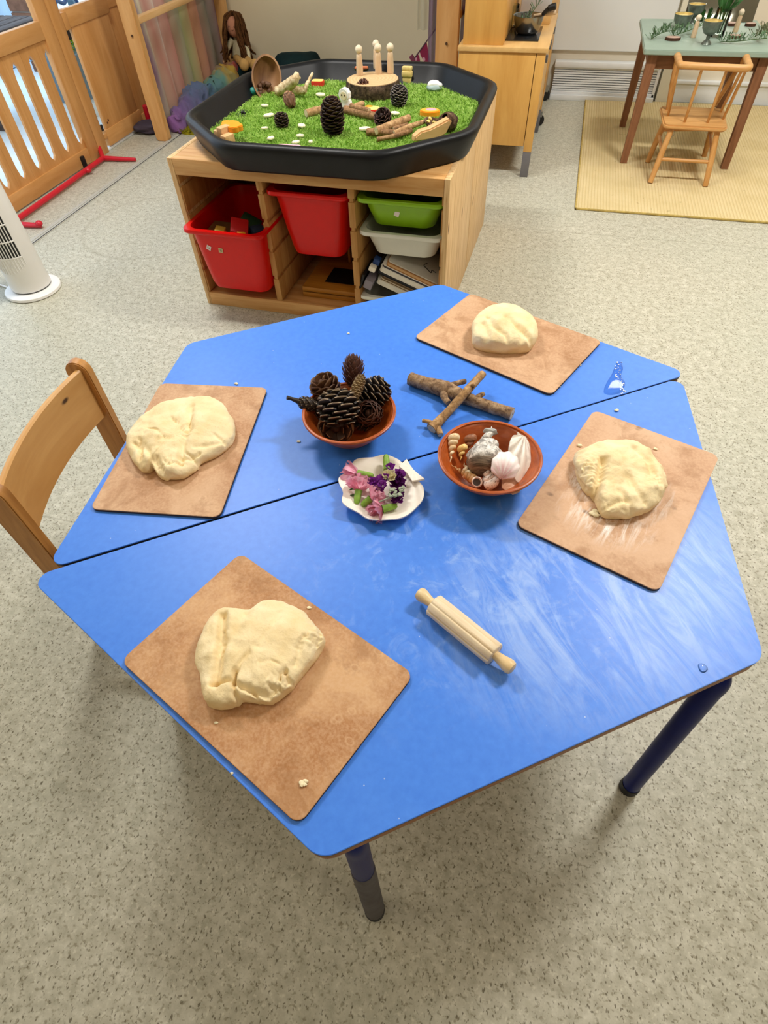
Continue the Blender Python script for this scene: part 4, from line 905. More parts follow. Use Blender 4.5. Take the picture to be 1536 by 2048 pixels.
for lab, x, y, z, s, col in (('grey-purple card box at the left end of the tilted books', .664, .05, .150, (.03, .08, .034), '#8a8493'), ('black box edge standing left of the tilted books', .640, .07, .158, (.011, .12, .06), '#101014'), ('small white block at the upper left of the tilted books', .676, .04, .2, (.024, .03, .018), '#f0eadf'), ('dark blue block behind the white one at the top of the books', .686, .062, .216, (.024, .03, .02), '#20407c')):
    bm = NB(); box(bm, (0, 0, 0), s, .003); o = obj('card_box', bm, plain('cb_' + col, col, .5), None, 40); o.location = U(x, y, z); o.rotation_euler = tilt.to_euler(); tag(o, lab, 'box')
r = thing('white_board', 'white sheet with a black scribble lying on top of the tilted books', 'board', s_top + along * .098 + tilt @ Vector((0, .1, 0)) + nrm * .0025, 0, None, tilt.to_euler())
bm = NB(); prism(bm, rrect(.19, .18, .01, 4), -.002, .002, .0006); obj('panel', bm, plain('wb_white', '#cfccc4', .4), r, 30)
bm = NB(); tube(bm, catmull([(.03, -.0, .003), (.022, -.02, .003), (.04, -.035, .003), (.055, -.045, .003), (.055, -.028, .003), (.072, -.034, .003)], 5), .0014, 6); obj('scribble', bm, plain('near_black', '#0c0c0f'), r)

# ------------------------------------------------------------------ black octagonal tray with grass
TC = Vector((-.715, 2.213)); HALF, CUT = .487, .232
def octa(off, z, r=.13):
    h = HALF + off; c = CUT + off * .586
    p = [(h - c, -h), (h, -h + c), (h, h - c), (h - c, h), (-h + c, h), (-h, h - c), (-h, -h + c), (-h + c, -h)]
    return [(x, y, z) for x, y in rpoly(p, r, 6)]
t = NT('black_plastic'); n_ = t.noise(t.tc(), 12, 4); t.bump(t.noise(t.tc(), 220, 2), .15, .0008); blackp = t.fin(t.ramp(n_, [(.3, '#0c0d0f'), (.7, '#15161a')]), .42, .25)
TB = .5155
tray = thing('play_tray', 'large black octagonal plastic tray resting on the pine storage unit', 'tray', (TC.x, TC.y, TB), -.012)
bm = NB(); R = [(-.06, .0), (-.03, .0), (-.026, .006), (-.006, .05), (-.002, .062), (0, .072), (-.003, .079), (-.01, .083), (-.02, .084), (-.028, .081), (-.034, .074), (-.058, .014), (-.066, .008)]
loft(bm, [octa(o_, z) for o_, z in R]); obj('tray_shell', bm, blackp, tray, 60)
GZ = TB + .03
gm = NT('artificial_grass'); gn = gm.noise(gm.tc(), 35, 3); oi = gm.new('ShaderNodeTexWhiteNoise'); 
gm = gm.fin(gm.ramp(gn, [(.3, '#86ab42'), (.5, '#9cc056'), (.72, '#bcd77c')]), .6, .2)
mat_ = thing('grass_mat', 'bright green artificial grass mat lying inside the black tray', 'mat', (TC.x, TC.y, TB + .0085), -.012)
bm = NB(); poly = [(x, y) for x, y, z in octa(-.058, 0)]; prism(bm, poly, 0, .012); obj('backing', bm, plain('grass_base', '#78a03c', .8), mat_, 0)
bm = NB(); q = random.Random(5); h = HALF - .06; c = CUT - .035; cnt = 0
vsx = []; fcs = []
while cnt < 42000:
    x, y = q.uniform(-h, h), q.uniform(-h, h)
    if abs(x) + abs(y) > 2 * h - c: continue
    a = q.uniform(0, 6.283); ln = q.uniform(.008, .014); le = q.uniform(.1, 1.0); wd = q.uniform(.0007, .0013); dx, dy = math.cos(a), math.sin(a)
    b = len(vsx); z0 = .0115
    vsx += [(x - dy * wd, y + dx * wd, z0), (x + dy * wd, y - dx * wd, z0), (x + dx * ln * le * .4 + dy * wd * .8, y + dy * ln * le * .4 - dx * wd * .8, z0 + ln * .55), (x + dx * ln * le, y + dy * ln * le, z0 + ln * (1 - .35 * le))]
    fcs += [(b, b + 1, b + 2), (b, b + 2, b + 3)]; cnt += 1
bm.free(); me = bpy.data.meshes.new('grass_blades'); me.from_pydata(vsx, [], fcs); me.materials.append(gm); o = link('grass_blades', me, mat_); o['kind'] = 'stuff'

# things standing on the grass
GT = TB + .0085 + .012 + .004
def G(px, py, dz=0.0): return at(px, py, GT + dz)
def topz(p, px, py): return atY(px, py, p.y).z
# log slice and peg dolls
p0 = G(744, 184); rr_ = 53 * mpp(p0); pc = G(745, 166); H_ = .052
pc = at(745, 153, GT + H_); slice_ = thing('log_slice', 'thick bark-edged log slice on the grass carrying four peg dolls', 'log slice', (pc.x, pc.y, GT - .006))
bm = NB(); rings = []
for z, k in ((0, .97), (.01, 1.0), (H_ * .6, 1.01), (H_ - .002, .98)):
    rings.append([(rr_ * k * math.cos(i * PI / 36) * (1 + .03 * mnoise.noise(Vector((i * .3, z * 20, 1)))), rr_ * k * .98 * math.sin(i * PI / 36) * (1 + .05 * mnoise.noise(Vector((i * .6, z * 30, 6)))), z) for i in range(72)])
loft(bm, rings); obj('bark', bm, bark('bark_log', '#251c15', '#4c3c2e', '#6d5946'), slice_, 80)
t = NT('log_top'); ln = t.new('ShaderNodeVectorMath', operation='LENGTH'); t.l.new(t.map(scale=(1, 1, .01)), ln.inputs[0]); wv = t.math('SINE', t.math('MULTIPLY', t.math('ADD', ln.outputs['Value'], t.math('MULTIPLY', t.noise(t.tc(), 14, 3), .03)), 520.0))
logtop = t.fin(t.mix(t.math('MULTIPLY', t.math('ADD', wv, 1.0), .18), '#d9b98c', '#a87f4e'), .6, .3)
bm = NB(); lathe(bm, [(0, H_ - .004), (rr_ * .945, H_ - .004), (rr_ * .94, H_), (0, H_ + .0005)], 60); obj('cut_face', bm, logtop, slice_, 40)
LT = GT - .006 + H_ + .0008
pegm = wood('peg_beech', '#e3cbab', '#cfae88', 'Z', 60, 10, .55); peghd = plain('peg_head', '#dfcfb4', .55, .3, var=.1, scale=60)
def peg(label, base, h, k=1.0, grp=None):
    r = thing('peg_doll', label, 'peg doll', base, 0, grp)
    bm = NB(); lathe(bm, [(0, 0), (h * .135, 0), (h * .14, h * .02), (h * .135, h * .3), (h * .118, h * .55), (h * .11, h * .66), (h * .085, h * .705), (h * .05, h * .72), (0, h * .73)], 24); obj('body', bm, pegm, r, 50)
    bm = NB(); ico(bm, (0, 0, h * .845), h * .148, 3); obj('head', bm, peghd, r); return r
for lab, px, pyb, pyt in (('leftmost peg doll on the log slice', 720, 150, 89), ('front peg doll in the middle of the log slice', 757, 147, 86), ('rightmost peg doll on the log slice', 781, 146, 85), ('peg doll standing behind the middle one on the log slice', 753, 136, 79)):
    b = at(px, pyb, LT); peg(lab, b, topz(b, px - 3, pyt) - b.z, 1, 'peg dolls on the log slice')
b = at(723, 140, LT); r = thing('toy_leaf_plate', 'small dark plate with an orange chip behind the left peg doll', 'toy', b)
bm = NB(); lathe(bm, [(0, 0), (.026, 0), (.032, .006), (.029, .006), (.024, .002), (0, .002)], 20, None, 0, 1, .7); obj('plate', bm, plain('dark_brown', '#33251d', .5), r)
bm = NB(); prism(bm, rrect(.05, .022, .005), .004, .010, .001, 0, Matrix.Rotation(.15, 4, 'Z')); obj('chip', bm, plain('terracotta', '#cf7a50', .6), r)
# block-built toy at the back right of the log slice
b = G(815, 164); hh = topz(b, 813, 130) - b.z; r = thing('wooden_toy', 'pale yellow stepped wooden toy standing right of the log slice', 'toy', (b.x, b.y, GT - .004), -.1); ym = wood('yellow_wood', '#ecd593', '#d4b567', 'Z', 30, 8, .5)
bm = NB(); bx(bm, -.018, .018, -.011, .011, 0, hh * .4, .003); obj('foot_block', bm, ym, r, 40)
bm = NB(); bx(bm, -.021, .021, -.014, .012, hh * .4, hh * .74, .004); obj('middle_block', bm, ym, r, 40)
bm = NB(); bx(bm, -.022, .018, -.008, .014, hh * .74, hh, .004); obj('top_block', bm, ym, r, 40)
# sheep: thick painted wood
b = G(694, 224); s = mpp(b); r = thing('wooden_sheep', 'white painted wooden sheep with a cream face standing behind the tall pine cone', 'toy', (b.x, b.y, GT - .004), -.25)
whp = plain('paint_white', '#f6f4f2', .4, .5, var=.02); H1 = topz(b, 690, 172) - GT
def cloud(cx, cz, rx, rz, n, a=.08): return [(cx + rx * math.cos(i * 2 * PI / 48) * (1 + a * abs(math.sin(n * i * PI / 48))), cz + rz * math.sin(i * 2 * PI / 48) * (1 + a * abs(math.sin(n * i * PI / 48)))) for i in range(48)]
RXm = Matrix.Rotation(PI / 2, 4, 'X')
bm = NB(); prism(bm, cloud(0, H1 * .33, H1 * .25, H1 * .33, 7), -.009, .009, .002, 0, RXm); bx(bm, -H1 * .2, -H1 * .06, -.009, .009, 0, H1 * .2, .003); bx(bm, H1 * .06, H1 * .2, -.009, .009, 0, H1 * .2, .003); obj('body', bm, whp, r, 40)
bm = NB(); prism(bm, cloud(-.004, H1 * .72, H1 * .26, H1 * .26, 9), -.0095, .0105, .002, 0, RXm); hd = obj('head', bm, whp, r, 40)
bm = NB(); prism(bm, [(-.004 + H1 * .17 * math.cos(i * PI / 16), H1 * .7 + H1 * .16 * math.sin(i * PI / 16)) for i in range(32)], .0100, .0118, .0005, 0, RXm); obj('face', bm, plain('face_cream', '#f7e6c4', .5), hd, 40)
bm = NB()
for s_ in (-1, 1): ico(bm, (-.004 + s_ * H1 * .085, -.0118, H1 * .73), (.003, .0015, .003), 1)
obj('eyes', bm, plain('eye_dark', '#4c3320', .4), hd)
# flat painted toys
def toy(label, px, py, w_, d_, h_, top, side, rz=0, shape='oval', px_dz=0.0, detail=None):
    b = G(px, py, px_dz + h_); r = thing('painted_toy', label, 'toy', (b.x, b.y, GT - .003 + px_dz), rz)
    pl = [(w_ / 2 * math.cos(i * PI / 16), d_ / 2 * math.sin(i * PI / 16)) for i in range(32)] if shape == 'oval' else (rrect(w_, d_, min(w_, d_) * .3, 5) if shape == 'rr' else shape)
    bm = NB(); prism(bm, pl, 0, h_, .002); obj('block', bm, side, r, 40)
    bm = NB(); prism(bm, [(p[0] * .9, p[1] * .9) for p in pl], h_ - .0005, h_ + .0012, .0004); obj('painted_top', bm, top, r, 40)
    if detail:
        bm = NB(); ico(bm, (detail[0] * w_, detail[1] * d_, h_ + .001), (w_ * detail[3], d_ * detail[3], .002), 2); obj('spot', bm, detail[2], r)
    return r
orp = plain('paint_orange', '#ef9a1e', .45); rdp = plain('paint_red', '#d8372b', .45); yep = plain('paint_yellow', '#f6d67c', .45); pkp = plain('paint_pink', '#eba3b4', .45)
toy('red-sided painted toy with a yellow top near the back rim of the tray', 635, 159, .05, .035, .018, yep, rdp, .05, 'rr')
toy('red and yellow painted half-round toy leaning on the twig beside the sheep', 743, 214, .068, .05, .016, yep, rdp, -.1, 'oval', .008, (-.2, .25, orp, .22))
toy('bright orange round painted toy with a pink spot at the right of the grass', 860, 218, .07, .048, .018, plain('paint_amber', '#f6b23c', .45), orp, .05, 'oval', 0, (.05, .05, pkp, .28))
toy('pink painted toy half hidden behind the front rim of the tray', 577, 290, .08, .03, .02, plain('paint_pale_pink', '#f2b9c6', .4), pkp, 0, 'rr')
# white-grey mouse-like toy
b = G(868, 181); r = thing('painted_stone', 'small white and grey rounded toy near the right rim of the tray', 'toy', (b.x, b.y, GT - .002), .2)
bm = NB(); ico(bm, (0, 0, .012), (.03, .02, .012), 3, None, 0, .15, 2); obj('lower_half', bm, plain('toy_grey', '#9fb3b3', .5), r)
bm = NB(); ico(bm, (-.002, .002, .02), (.025, .016, .014), 3, None, 0, .15, 3); ico(bm, (.022, -.006, .02), (.009, .009, .008), 2); obj('upper_half', bm, whp, r)
# animal blocks at the left front
b = G(455, 285); r = thing('wooden_toy', 'orange-topped wooden toy with bare wood steps at the left end of the grass', 'toy', (b.x, b.y, GT - .003), -.55); bw = wood('bare_wood', '#e6bd8b', '#c99560', 'X', 24, 10, .5)
for k, (x, y, z) in enumerate(((-.028, 0, .018), (.004, -.006, .026), (.03, -.014, .018))):
    bm = NB(); box(bm, (x, y, z), (.026, .042, z * 2), .005, Matrix.Rotation(.1 * k, 3, 'Z')); obj('block', bm, bw, r, 40)
bm = NB(); prism(bm, cloud(0, 0, .04, .026, 5, .15), .034, .05, .002, 0, Matrix.Translation((0, .028, 0))); obj('orange_head', bm, orp, r, 40)
# spider
b = G(486, 231); r = thing('toy_spider', 'tiny black plastic spider on the grass at the left', 'toy', (b.x, b.y, GT + .004)); bk = plain('near_black', '#0c0c0f')
bm = NB(); ico(bm, (0, 0, .005), (.007, .006, .005), 2); ico(bm, (.009, -.002, .005), (.005, .004, .004), 2); obj('body', bm, bk, r)
for k in range(8):
    a = (k % 4 - 1.5) * .5 + (0 if k < 4 else PI) + PI / 2; bm = NB(); tube(bm, [(0, 0, .004), (.014 * math.cos(a), .014 * math.sin(a), .011), (.026 * math.cos(a), .026 * math.sin(a), 0)], .0009, 5); obj('leg', bm, bk, r)
# little wooden flower and leaf tokens
flm = plain('token_cream', '#f3ecc9', .6, .3, var=.05)
FL = [(529, 209, 13), (537, 228, 19), (620, 229, 0), (641, 187, 18), (529, 254, 12), (541, 274, 15), (603, 249, 17), (600, 269, 14), (591, 282, 15), (621, 281, 10), (790, 224, 17), (729, 255, 20), (728, 240, 0)]
names = ['cream wooden token just below the husk bowl', 'cream leaf-shaped token left of the small dark cone', '', 'cream leaf token in front of the red-sided toy', 'small cream token below the left leaf-shaped one', 'cream token left of the pink toy', 'cream token pair between the small and the tall cone', 'cream token in front of the tall cone left side', 'cream token just behind the pink toy', 'tiny cream token at the foot of the tall cone', 'cream flower token behind the round small cone', 'white oval token left of the twig bundle']
j = 0
for i, (x, y, wpx) in enumerate(FL):
    if not wpx: continue
    b = G(x, y, .01); w_ = wpx * mpp(b) * 1.05; lab = [n for n in names if n][j]; j += 1
    pl = cloud(0, 0, w_ / 2, w_ * .36, 5 if i % 2 else 8, .16); bm = NB(); prism(bm, pl, 0, .005, .001, 0, Matrix.Rotation(i * .9, 4, 'Z'))
    tag(obj('wooden_token', bm, flm, None, 40, (b.x, b.y, GT + .0045)), lab, 'token', 'cream wooden tokens on the grass')
# cones on the grass
G2 = 'pine cones on the grass'
b = G(667, 268); cone('tall open brown pine cone standing at the front centre of the grass', (b.x, b.y, GT - .004), (.02, .0, 1), topz(b, 668, 190) - GT, 50 * mpp(b), 'flake', 90, ('2c1912', '7a5a46'), True, (2, 62), .5, .9, 0, G2)
b = G(797, 212); cone('grey-brown closed pine cone standing at the right of the log slice', (b.x, b.y, GT - .004), (.05, .05, 1), topz(b, 798, 169) - GT, 34 * mpp(b), 'pine', 90, ('1f1917', '8d827c'), False, (30, 75), .45, .8, 0, G2)
b = G(726, 198); cone('small brown cone lying in front of the log slice', (b.x - .025, b.y, GT + .022), (.75, .35, .35), .055, .05, 'pine', 50, ('4a2a1c', '8a5c42'), False, (30, 75), .6, .9, 0, G2)
b = G(771, 247); cone('small round dark cone beside the twig bundle', (b.x, b.y, GT), (-.2, -.5, .75), .045, .058, 'pine', 46, ('33211c', '6d4d44'), False, (20, 75), .5, .9, 0, G2)
b = G(566, 255); cone('small dark cone standing in the middle left of the grass', (b.x, b.y, GT - .004), (-.1, .1, 1), topz(b, 566, 222) - GT, 29 * mpp(b), 'pine', 50, ('30211c', '6b5248'), False, (20, 72), .6, .9, 0, G2)
b = G(585, 219); e = G(575, 192, .03); ax = e - b; cone('pale brown lumpy cone leaning by the husk bowl', (b.x, b.y, GT + .01), ax, ax.length * .95, 27 * mpp(b), 'petal', 50, ('6d4a30', 'c79a6c'), False, (45, 80), .5, 1.0, 0, G2)
# half husk bowl leaning on the left rim
b = G(533, 196); r = thing('husk_bowl', 'hollow brown half husk leaning upright at the back left of the grass', 'husk', (b.x - .012, b.y + .06, GT + .05)); 
nrm_ = (CAM - r.location).normalized() * .75 + Vector((.35, 0, .35)); r.rotation_euler = (basis(nrm_) @ Matrix.Rotation(-.5, 3, 'Z')).to_euler()
bm = NB(); pr = [(0, -.05)] + [(.062 * math.sin(k * PI / 16), -.05 * math.cos(k * PI / 16)) for k in range(1, 9)] + [(.056, 0)] + [(.056 * math.sin(k * PI / 16), -.044 * math.cos(k * PI / 16)) for k in range(7, 0, -1)] + [(0, -.044)]
lathe(bm, pr, 32, None, 0, .92, 1.22); 
for v in bm.verts: v.co *= 1 + .04 * mnoise.noise(v.co * 30)
husk_m = wood('husk_brown', '#a37a50', '#6b4526', 'Y', 18, 5, .6); obj('husk', bm, husk_m, r, 60)
bm = NB(); q = random.Random(3)
for k in range(9): ico(bm, (q.uniform(-.03, .03), -.03 + q.uniform(-.02, .025), -.035 + q.uniform(0, .008)), q.uniform(.006, .011), 2, None, 0, .5, k)
obj('seed_scraps', bm, plain('seed_brown', '#5b3c26', .7), r)
b = G(507, 190); bm = NB(); ico(bm, (0, 0, .012), (.02, .016, .014), 2, None, 0, .2, 5); tag(obj('painted_pebble', bm, plain('teal_paint', '#1d8a80', .5), None, 180, (b.x, b.y, GT)), 'small teal and white pebble behind the husk bowl', 'pebble')
# driftwood
drw = bark('driftwood_pale', '#a98a62', '#d6bf97', '#ecdcba'); b = G(558, 186); r = thing('driftwood', 'pale branching driftwood piece at the back left of the grass', 'driftwood', b); L_ = lambda p: p - b
bm = NB(); limb(bm, [L_(G(553, 184, .015)), L_(G(575, 172, .035)), L_(G(590, 158, .06)), L_(G(594, 146, .075))], [.016, .02, .016, .007], 12, .2, 1)
limb(bm, [L_(G(578, 174, .03)), L_(G(595, 181, .022)), L_(G(610, 181, .02))], [.016, .013, .012], 10, .15, 2); limb(bm, [L_(G(609, 182, .02)), L_(G(614, 168, .04)), L_(G(625, 147, .06))], [.01, .0065, .0045], 9, .15, 3)
limb(bm, [L_(G(590, 158, .06)), L_(G(600, 155, .06))], [.009, .005], 8, .2, 4); obj('branch', bm, drw, r, 80)
# sticks on the grass
stm = bark('stick_tan', '#8a6a48', '#b48d62', '#cfac80'); stm2 = bark('stick_brown', '#6d4f36', '#96714e', '#b38d66')
def stick(label, a, b, r0, r1, mat, mid=None, grp='sticks on the grass'):
    pts = [a, mid if mid else a.lerp(b, .5), b]; o = thing('stick', label, 'stick', a, 0, grp); bm = NB(); limb(bm, [p - a for p in pts], [r0, (r0 + r1) / 2, r1], 10, .1, a.x * 9); obj('branch', bm, mat, o, 80)
    d = (b - pts[1]).normalized(); endcap(o, b - a, d, r1 * .95); endcap(o, Vector((0, 0, 0)), (a - pts[1]).normalized(), r0 * .95); return o
stick('short pale stick poking out left of the tall cone', G(612, 227, .012), G(655, 216, .012), .0125, .012, stm)
stick('brown stick passing behind the tall cone towards the round cone', G(690, 219, .012), G(755, 234, .014), .013, .012, stm2)
stick('thin brown stick behind the red and yellow toy', G(702, 212, .026), G(738, 222, .024), .009, .009, stm2)
stick('short stick lying slanted beside the sheep foot', G(704, 216, .02), G(726, 207, .02), .01, .009, stm)
stick('thickest pale stick on top of the twig bundle', G(752, 262, .02), G(818, 236, .022), .0115, .0115, stm)
stick('straight brown stick across the front of the twig bundle', G(734, 264, .012), G(789, 266, .014), .011, .0105, stm2)
stick('long forked stick at the right of the twig bundle', G(788, 268, .014), G(850, 243, .016), .0095, .0065, stm, G(818, 254, .02))
stick('thin stick in the middle of the twig bundle', G(786, 259, .012), G(815, 250, .014), .008, .007, stm2)
stick('thin crooked twig at the very front of the twig bundle', G(754, 279, .008), G(822, 261, .01), .0065, .0075, stm2, G(790, 272, .014))
# pods and whale-shaped wedge at the right front
pdm = bark('pod_brown', '#2e2019', '#57402f', '#8a6d54')
b = G(862, 276); r = thing('wooden_wedge', 'curved bare wooden wedge propped at the front right of the grass', 'toy', (b.x, b.y, GT), .55, None)
pl = [(-.062, 0), (-.06, .014), (-.04, .026), (-.01, .03), (.024, .04), (.054, .05), (.064, .042), (.046, .012), (.024, 0)]; bm = NB(); prism(bm, pl, -.016, .016, .004, 0, RXm); obj('body', bm, bw, r, 40)
b = G(871, 256); r = thing('seed_pod', 'dark half seed pod behind the wooden wedge', 'seed pod', (b.x, b.y, GT + .014), .3, None, (.35, .3, .2))
bm = NB(); lathe(bm, [(0, -.018), (.02, -.014), (.03, 0), (.0275, 0), (.018, -.011), (0, -.014)], 20, None, 0, 1.35, .8); obj('shell', bm, pdm, r, 60)
bm = NB(); q = random.Random(2)
for k in range(8): ico(bm, (q.uniform(-.025, .02), q.uniform(-.012, .012), q.uniform(-.006, .006)), (.007, .006, .005), 1, None, 0, .5, k)
obj('dried_petals', bm, plain('petal_yellow', '#e8cf7a', .6), r)
b = G(895, 262); r = thing('seed_pod', 'upright dark brown seed pod in the right corner of the tray', 'seed pod', (b.x, b.y, GT + .016), 0, None, (.5, -.4, .3))
bm = NB(); lathe(bm, [(0, -.02), (.024, -.014), (.034, .008), (.026, .03), (.012, .042), (.008, .04), (.02, .026), (.028, .008), (.018, -.01), (0, -.015)], 20, None, 0, 1.1, .8); obj('shell', bm, pdm, r, 60)
# ------------------------------------------------------------------ child's chair at the left of the tables
chm = wood('chair_wood', '#d8a668', '#b67f42', 'Y', 26, 10, .4); chz = wood('chair_wood_z', '#cb9453', '#9f6a34', 'Z', 26, 10, .4)
PF, PN = Vector((-.877, .79, 0)), Vector((-.817, .455, 0)); dv = (PF - PN).normalized(); rzc = math.atan2(dv.y, dv.x) - PI / 2
cw = (PF - PN).length; cm = (PF + PN) / 2
ch = thing('child_chair', "child's wooden chair with a curved backrest tucked in at the left of the tables", 'chair', (cm.x, cm.y, 0), rzc)
for s_ in (-1, 1):
    bm = NB(); pl = [(-.026, 0), (.022, 0), (.022, .47)] + [(.0 + .024 * math.cos(a) - .002, .476 + .026 * math.sin(a)) for a in [i * PI / 8 for i in range(9)]]
    prism(bm, pl, -.011, .011, .002, 0, Matrix.Translation((0, s_ * cw / 2 + s_ * .004, 0)) @ RXm); obj('upright', bm, chz, ch, 40)
    bm = NB(); bx(bm, .255, .295, s_ * (cw / 2 - .02) - .011, s_ * (cw / 2 - .02) + .011, 0, .235, .003); obj('leg', bm, chz, ch, 40)
    bm = NB(); bx(bm, .02, .26, s_ * (cw / 2 - .014) - .007, s_ * (cw / 2 - .014) + .007, .205, .234, .003); bx(bm, .02, .26, s_ * (cw / 2 - .014) - .007, s_ * (cw / 2 - .014) + .007, .08, .105, .003); obj('side_rail', bm, chz, ch, 40)
bm = NB(); R = []
for k in range(17):
    u = -1 + k / 8; y = u * (cw / 2 - .008); x = -.023 * (1 - u * u) + .004
    R.append([(x - .006, y, .362), (x + .006, y, .362), (x + .006, y, .484), (x + .003, y, .487), (x - .003, y, .487), (x - .006, y, .484)])
loft(bm, R); br = obj('backrest', bm, wood('chair_panel', '#dbab6c', '#bd8746', 'Y', 12, 5, .4, 3.2), ch, 40)
bm = NB(); prism(bm, rrect(.235, cw - .01, .03, 5, .19, 0), .235, .25, .004); obj('seat', bm, chm, ch, 40)

# ------------------------------------------------------------------ tower fan
fw = plain('fan_white', '#ecebe9', .35, .5, var=.01)
fc = at(66, 575, .01); fan_ = thing('tower_fan', 'white tower fan with dark vertical slots on a round white base', 'fan', (fc.x, fc.y, 0), 0)
bm = NB(); lathe(bm, [(0, 0), (.104, 0), (.109, .004), (.108, .013), (.1, .018), (.083, .0195), (0, .0195)], 56); obj('base', bm, fw, fan_, 40)
bm = NB(); lathe(bm, [(.066, .019), (.074, .021), (.074, .024), (.066, .025)], 48); obj('base_gap', bm, plain('fan_gap', '#4a4a4c', .6), fan_, 40)
RB = lambda z: .0775 - .012 * z / .8
bm = NB(); lathe(bm, [(0, .025), (RB(0) - .001, .025), (RB(0), .028), (RB(.4), .4), (RB(.78), .78), (RB(.8) - .008, .8), (0, .802)], 64); obj('body', bm, fw, fan_, 40)
A0 = math.radians(-84); SW = math.radians(56)
def fpt(a, z, o): r_ = RB(z) + o; return (r_ * math.cos(a), r_ * math.sin(a), z)
bm = NB()
for z0, z1 in [(.165, .7)]:
    loft(bm, [[fpt(A0 - SW + 2 * SW * i / 24, z, .0008) for i in range(25)] for z in [z0 + (z1 - z0) * k / 8 for k in range(9)]], False, False, False)
obj('dark_grille', bm, plain('grille_dark', '#141416', .6), fan_, 60)
bm = NB()
for k in range(15):
    a = A0 - SW + 2 * SW * k / 14; lo = .105 + .03 * abs(k - 7) / 7 * abs(k - 7) / 7
    tube(bm, [fpt(a, lo + (.7 - lo) * j / 6, .0012) for j in range(7)], .0021, 6)
for k in range(10):
    z = .165 + k * .0594; tube(bm, [fpt(A0 - SW * 1.02 + 2.04 * SW * i / 16, z, .0014) for i in range(17)], .0026, 6)
o = obj('grille_bars', bm, fw, fan_, 60); o['kind'] = 'stuff'
bm = NB(); tube(bm, catmull([(fc.x - .1, fc.y - .02, .006), (fc.x - .2, fc.y + .0, .004), (fc.x - .35, fc.y - .05, .004)], 6), .0035, 8); tag(obj('power_cord', bm, fw), 'white power cord leading left from the tower fan base', 'cord')

# ------------------------------------------------------------------ wooden room divider and gate with red metal feet
gw = wood('maple_z', '#d29d62', '#bd8548', 'Z', 16, 8, .45); gy = wood('maple_y', '#d4a066', '#bf884a', 'Y', 16, 8, .45); gd = plain('groove_dark', '#5c3813', .7)
GX = -2.56
d1 = thing('room_divider', 'orange wooden room divider panel with tall pointed slots at the left edge', 'divider', (GX, 2.3, 0))
def slotboard(y0, y1, z0, z1, parent, yc, sw=.05, sz0=.1, sz1=.52):
    bm = NB(); outer = [(y0, z0), (y1, z0), (y1, z1), (y0, z1)]; h = sw / 2
    inner = [(yc, sz0), (yc + h * .75, sz0 + .022), (yc + h, sz0 + .06), (yc + h, sz1 - .06), (yc + h * .75, sz1 - .022), (yc, sz1), (yc - h * .75, sz1 - .022), (yc - h, sz1 - .06), (yc - h, sz0 + .06), (yc - h * .75, sz0 + .022)]
    es = []
    for lp in (outer, inner):
        vs = [bm.verts.new((0.006, p[0], p[1])) for p in lp]; es += [bm.edges.new((vs[i], vs[(i + 1) % len(vs)])) for i in range(len(vs))]
    r_ = bmesh.ops.triangle_fill(bm, edges=es, use_beauty=True); fs = [g for g in r_['geom'] if isinstance(g, bmesh.types.BMFace)]
    ex = bmesh.ops.extrude_face_region(bm, geom=fs); bmesh.ops.translate(bm, vec=(-.012, 0, 0), verts=[g for g in ex['geom'] if isinstance(g, bmesh.types.BMVert)])
    return obj('board', bm, gw, parent, 0)
ys = [.2745 + .124 * k - 2 * .124 for k in range(7)]            # slot centres, local y
for yc in ys: slotboard(yc - .0616, yc + .0616, .075, .555, d1, yc)
bm = NB(); bx(bm, -.004, .004, -.05, .84, .075, .555); 
bm.free()
bm = NB(); bx(bm, -.016, .016, -.06, .79, .006, .078, .003); obj('bottom_rail', bm, gy, d1, 40)
bm = NB(); bx(bm, -.016, .016, -.06, .79, .553, .625, .003); obj('top_rail', bm, gy, d1, 40)
bm = NB(); bx(bm, -.0165, .0165, .79, .878, .0, 1.2, .003); obj('stile', bm, gw, d1, 40)
bm = NB(); bx(bm, -.0165, .0165, -.14, -.05, .0, 1.2, .003); obj('stile', bm, gw, d1, 40)
bm = NB(); bx(bm, -.016, .016, -.06, .79, 1.13, 1.2, .003); obj('upper_rail', bm, gy, d1, 40)
bm = NB(); bx(bm, -.0165, .0165, .882, .965, .0, 1.2, .003); obj('post', bm, gw, d1, 40)
bm = NB(); bx(bm, .012, .03, .70, .725, .004, .06, .003); o = obj('black_clip', bm, plain('near_black', '#0c0c0f'), d1, 40)
g1 = thing('wooden_gate', 'solid orange wooden gate panel hinged beside the slotted divider', 'gate', (GX, 3.3, 0))
bm = NB(); bx(bm, -.01, .01, .02, .37, .095, .565, .002); obj('panel', bm, gw, g1, 40)
bm = NB(); bx(bm, -.015, .015, .0, .39, .02, .1, .003); obj('bottom_rail', bm, gy, g1, 40)
bm = NB(); bx(bm, -.015, .015, .0, .39, .56, .635, .003); obj('top_rail', bm, gy, g1, 40)
bm = NB(); bx(bm, -.012, .016, -.03, .012, .555, .625, .003); obj('latch_block', bm, gw, g1, 40)
bm = NB(); bx(bm, -.008, .008, -.03, .0, .515, .556, .002); bx(bm, -.006, .006, -.03, .0, .1, .13, .002); obj('hinge', bm, plain('hinge_black', '#1b1c20', .5), g1, 40)
bm = NB(); bx(bm, -.006, .012, -.028, .004, .06, .085, .002); obj('hinge_block', bm, gw, g1, 40)
bm = NB()
for z in (.125, .135): tube(bm, [(.0085, .045 + (z - .125) * 1.5, z), (.0112, .045 + (z - .125) * 1.5, z)], .006, 10)
obj('screw_cap', bm, plain('plug_brown', '#5a2b16', .6), g1, 40)
d2 = thing('room_divider', 'solid orange wooden divider panel set back behind the rainbow curtain', 'divider', (GX - .03, 3.7, 0))
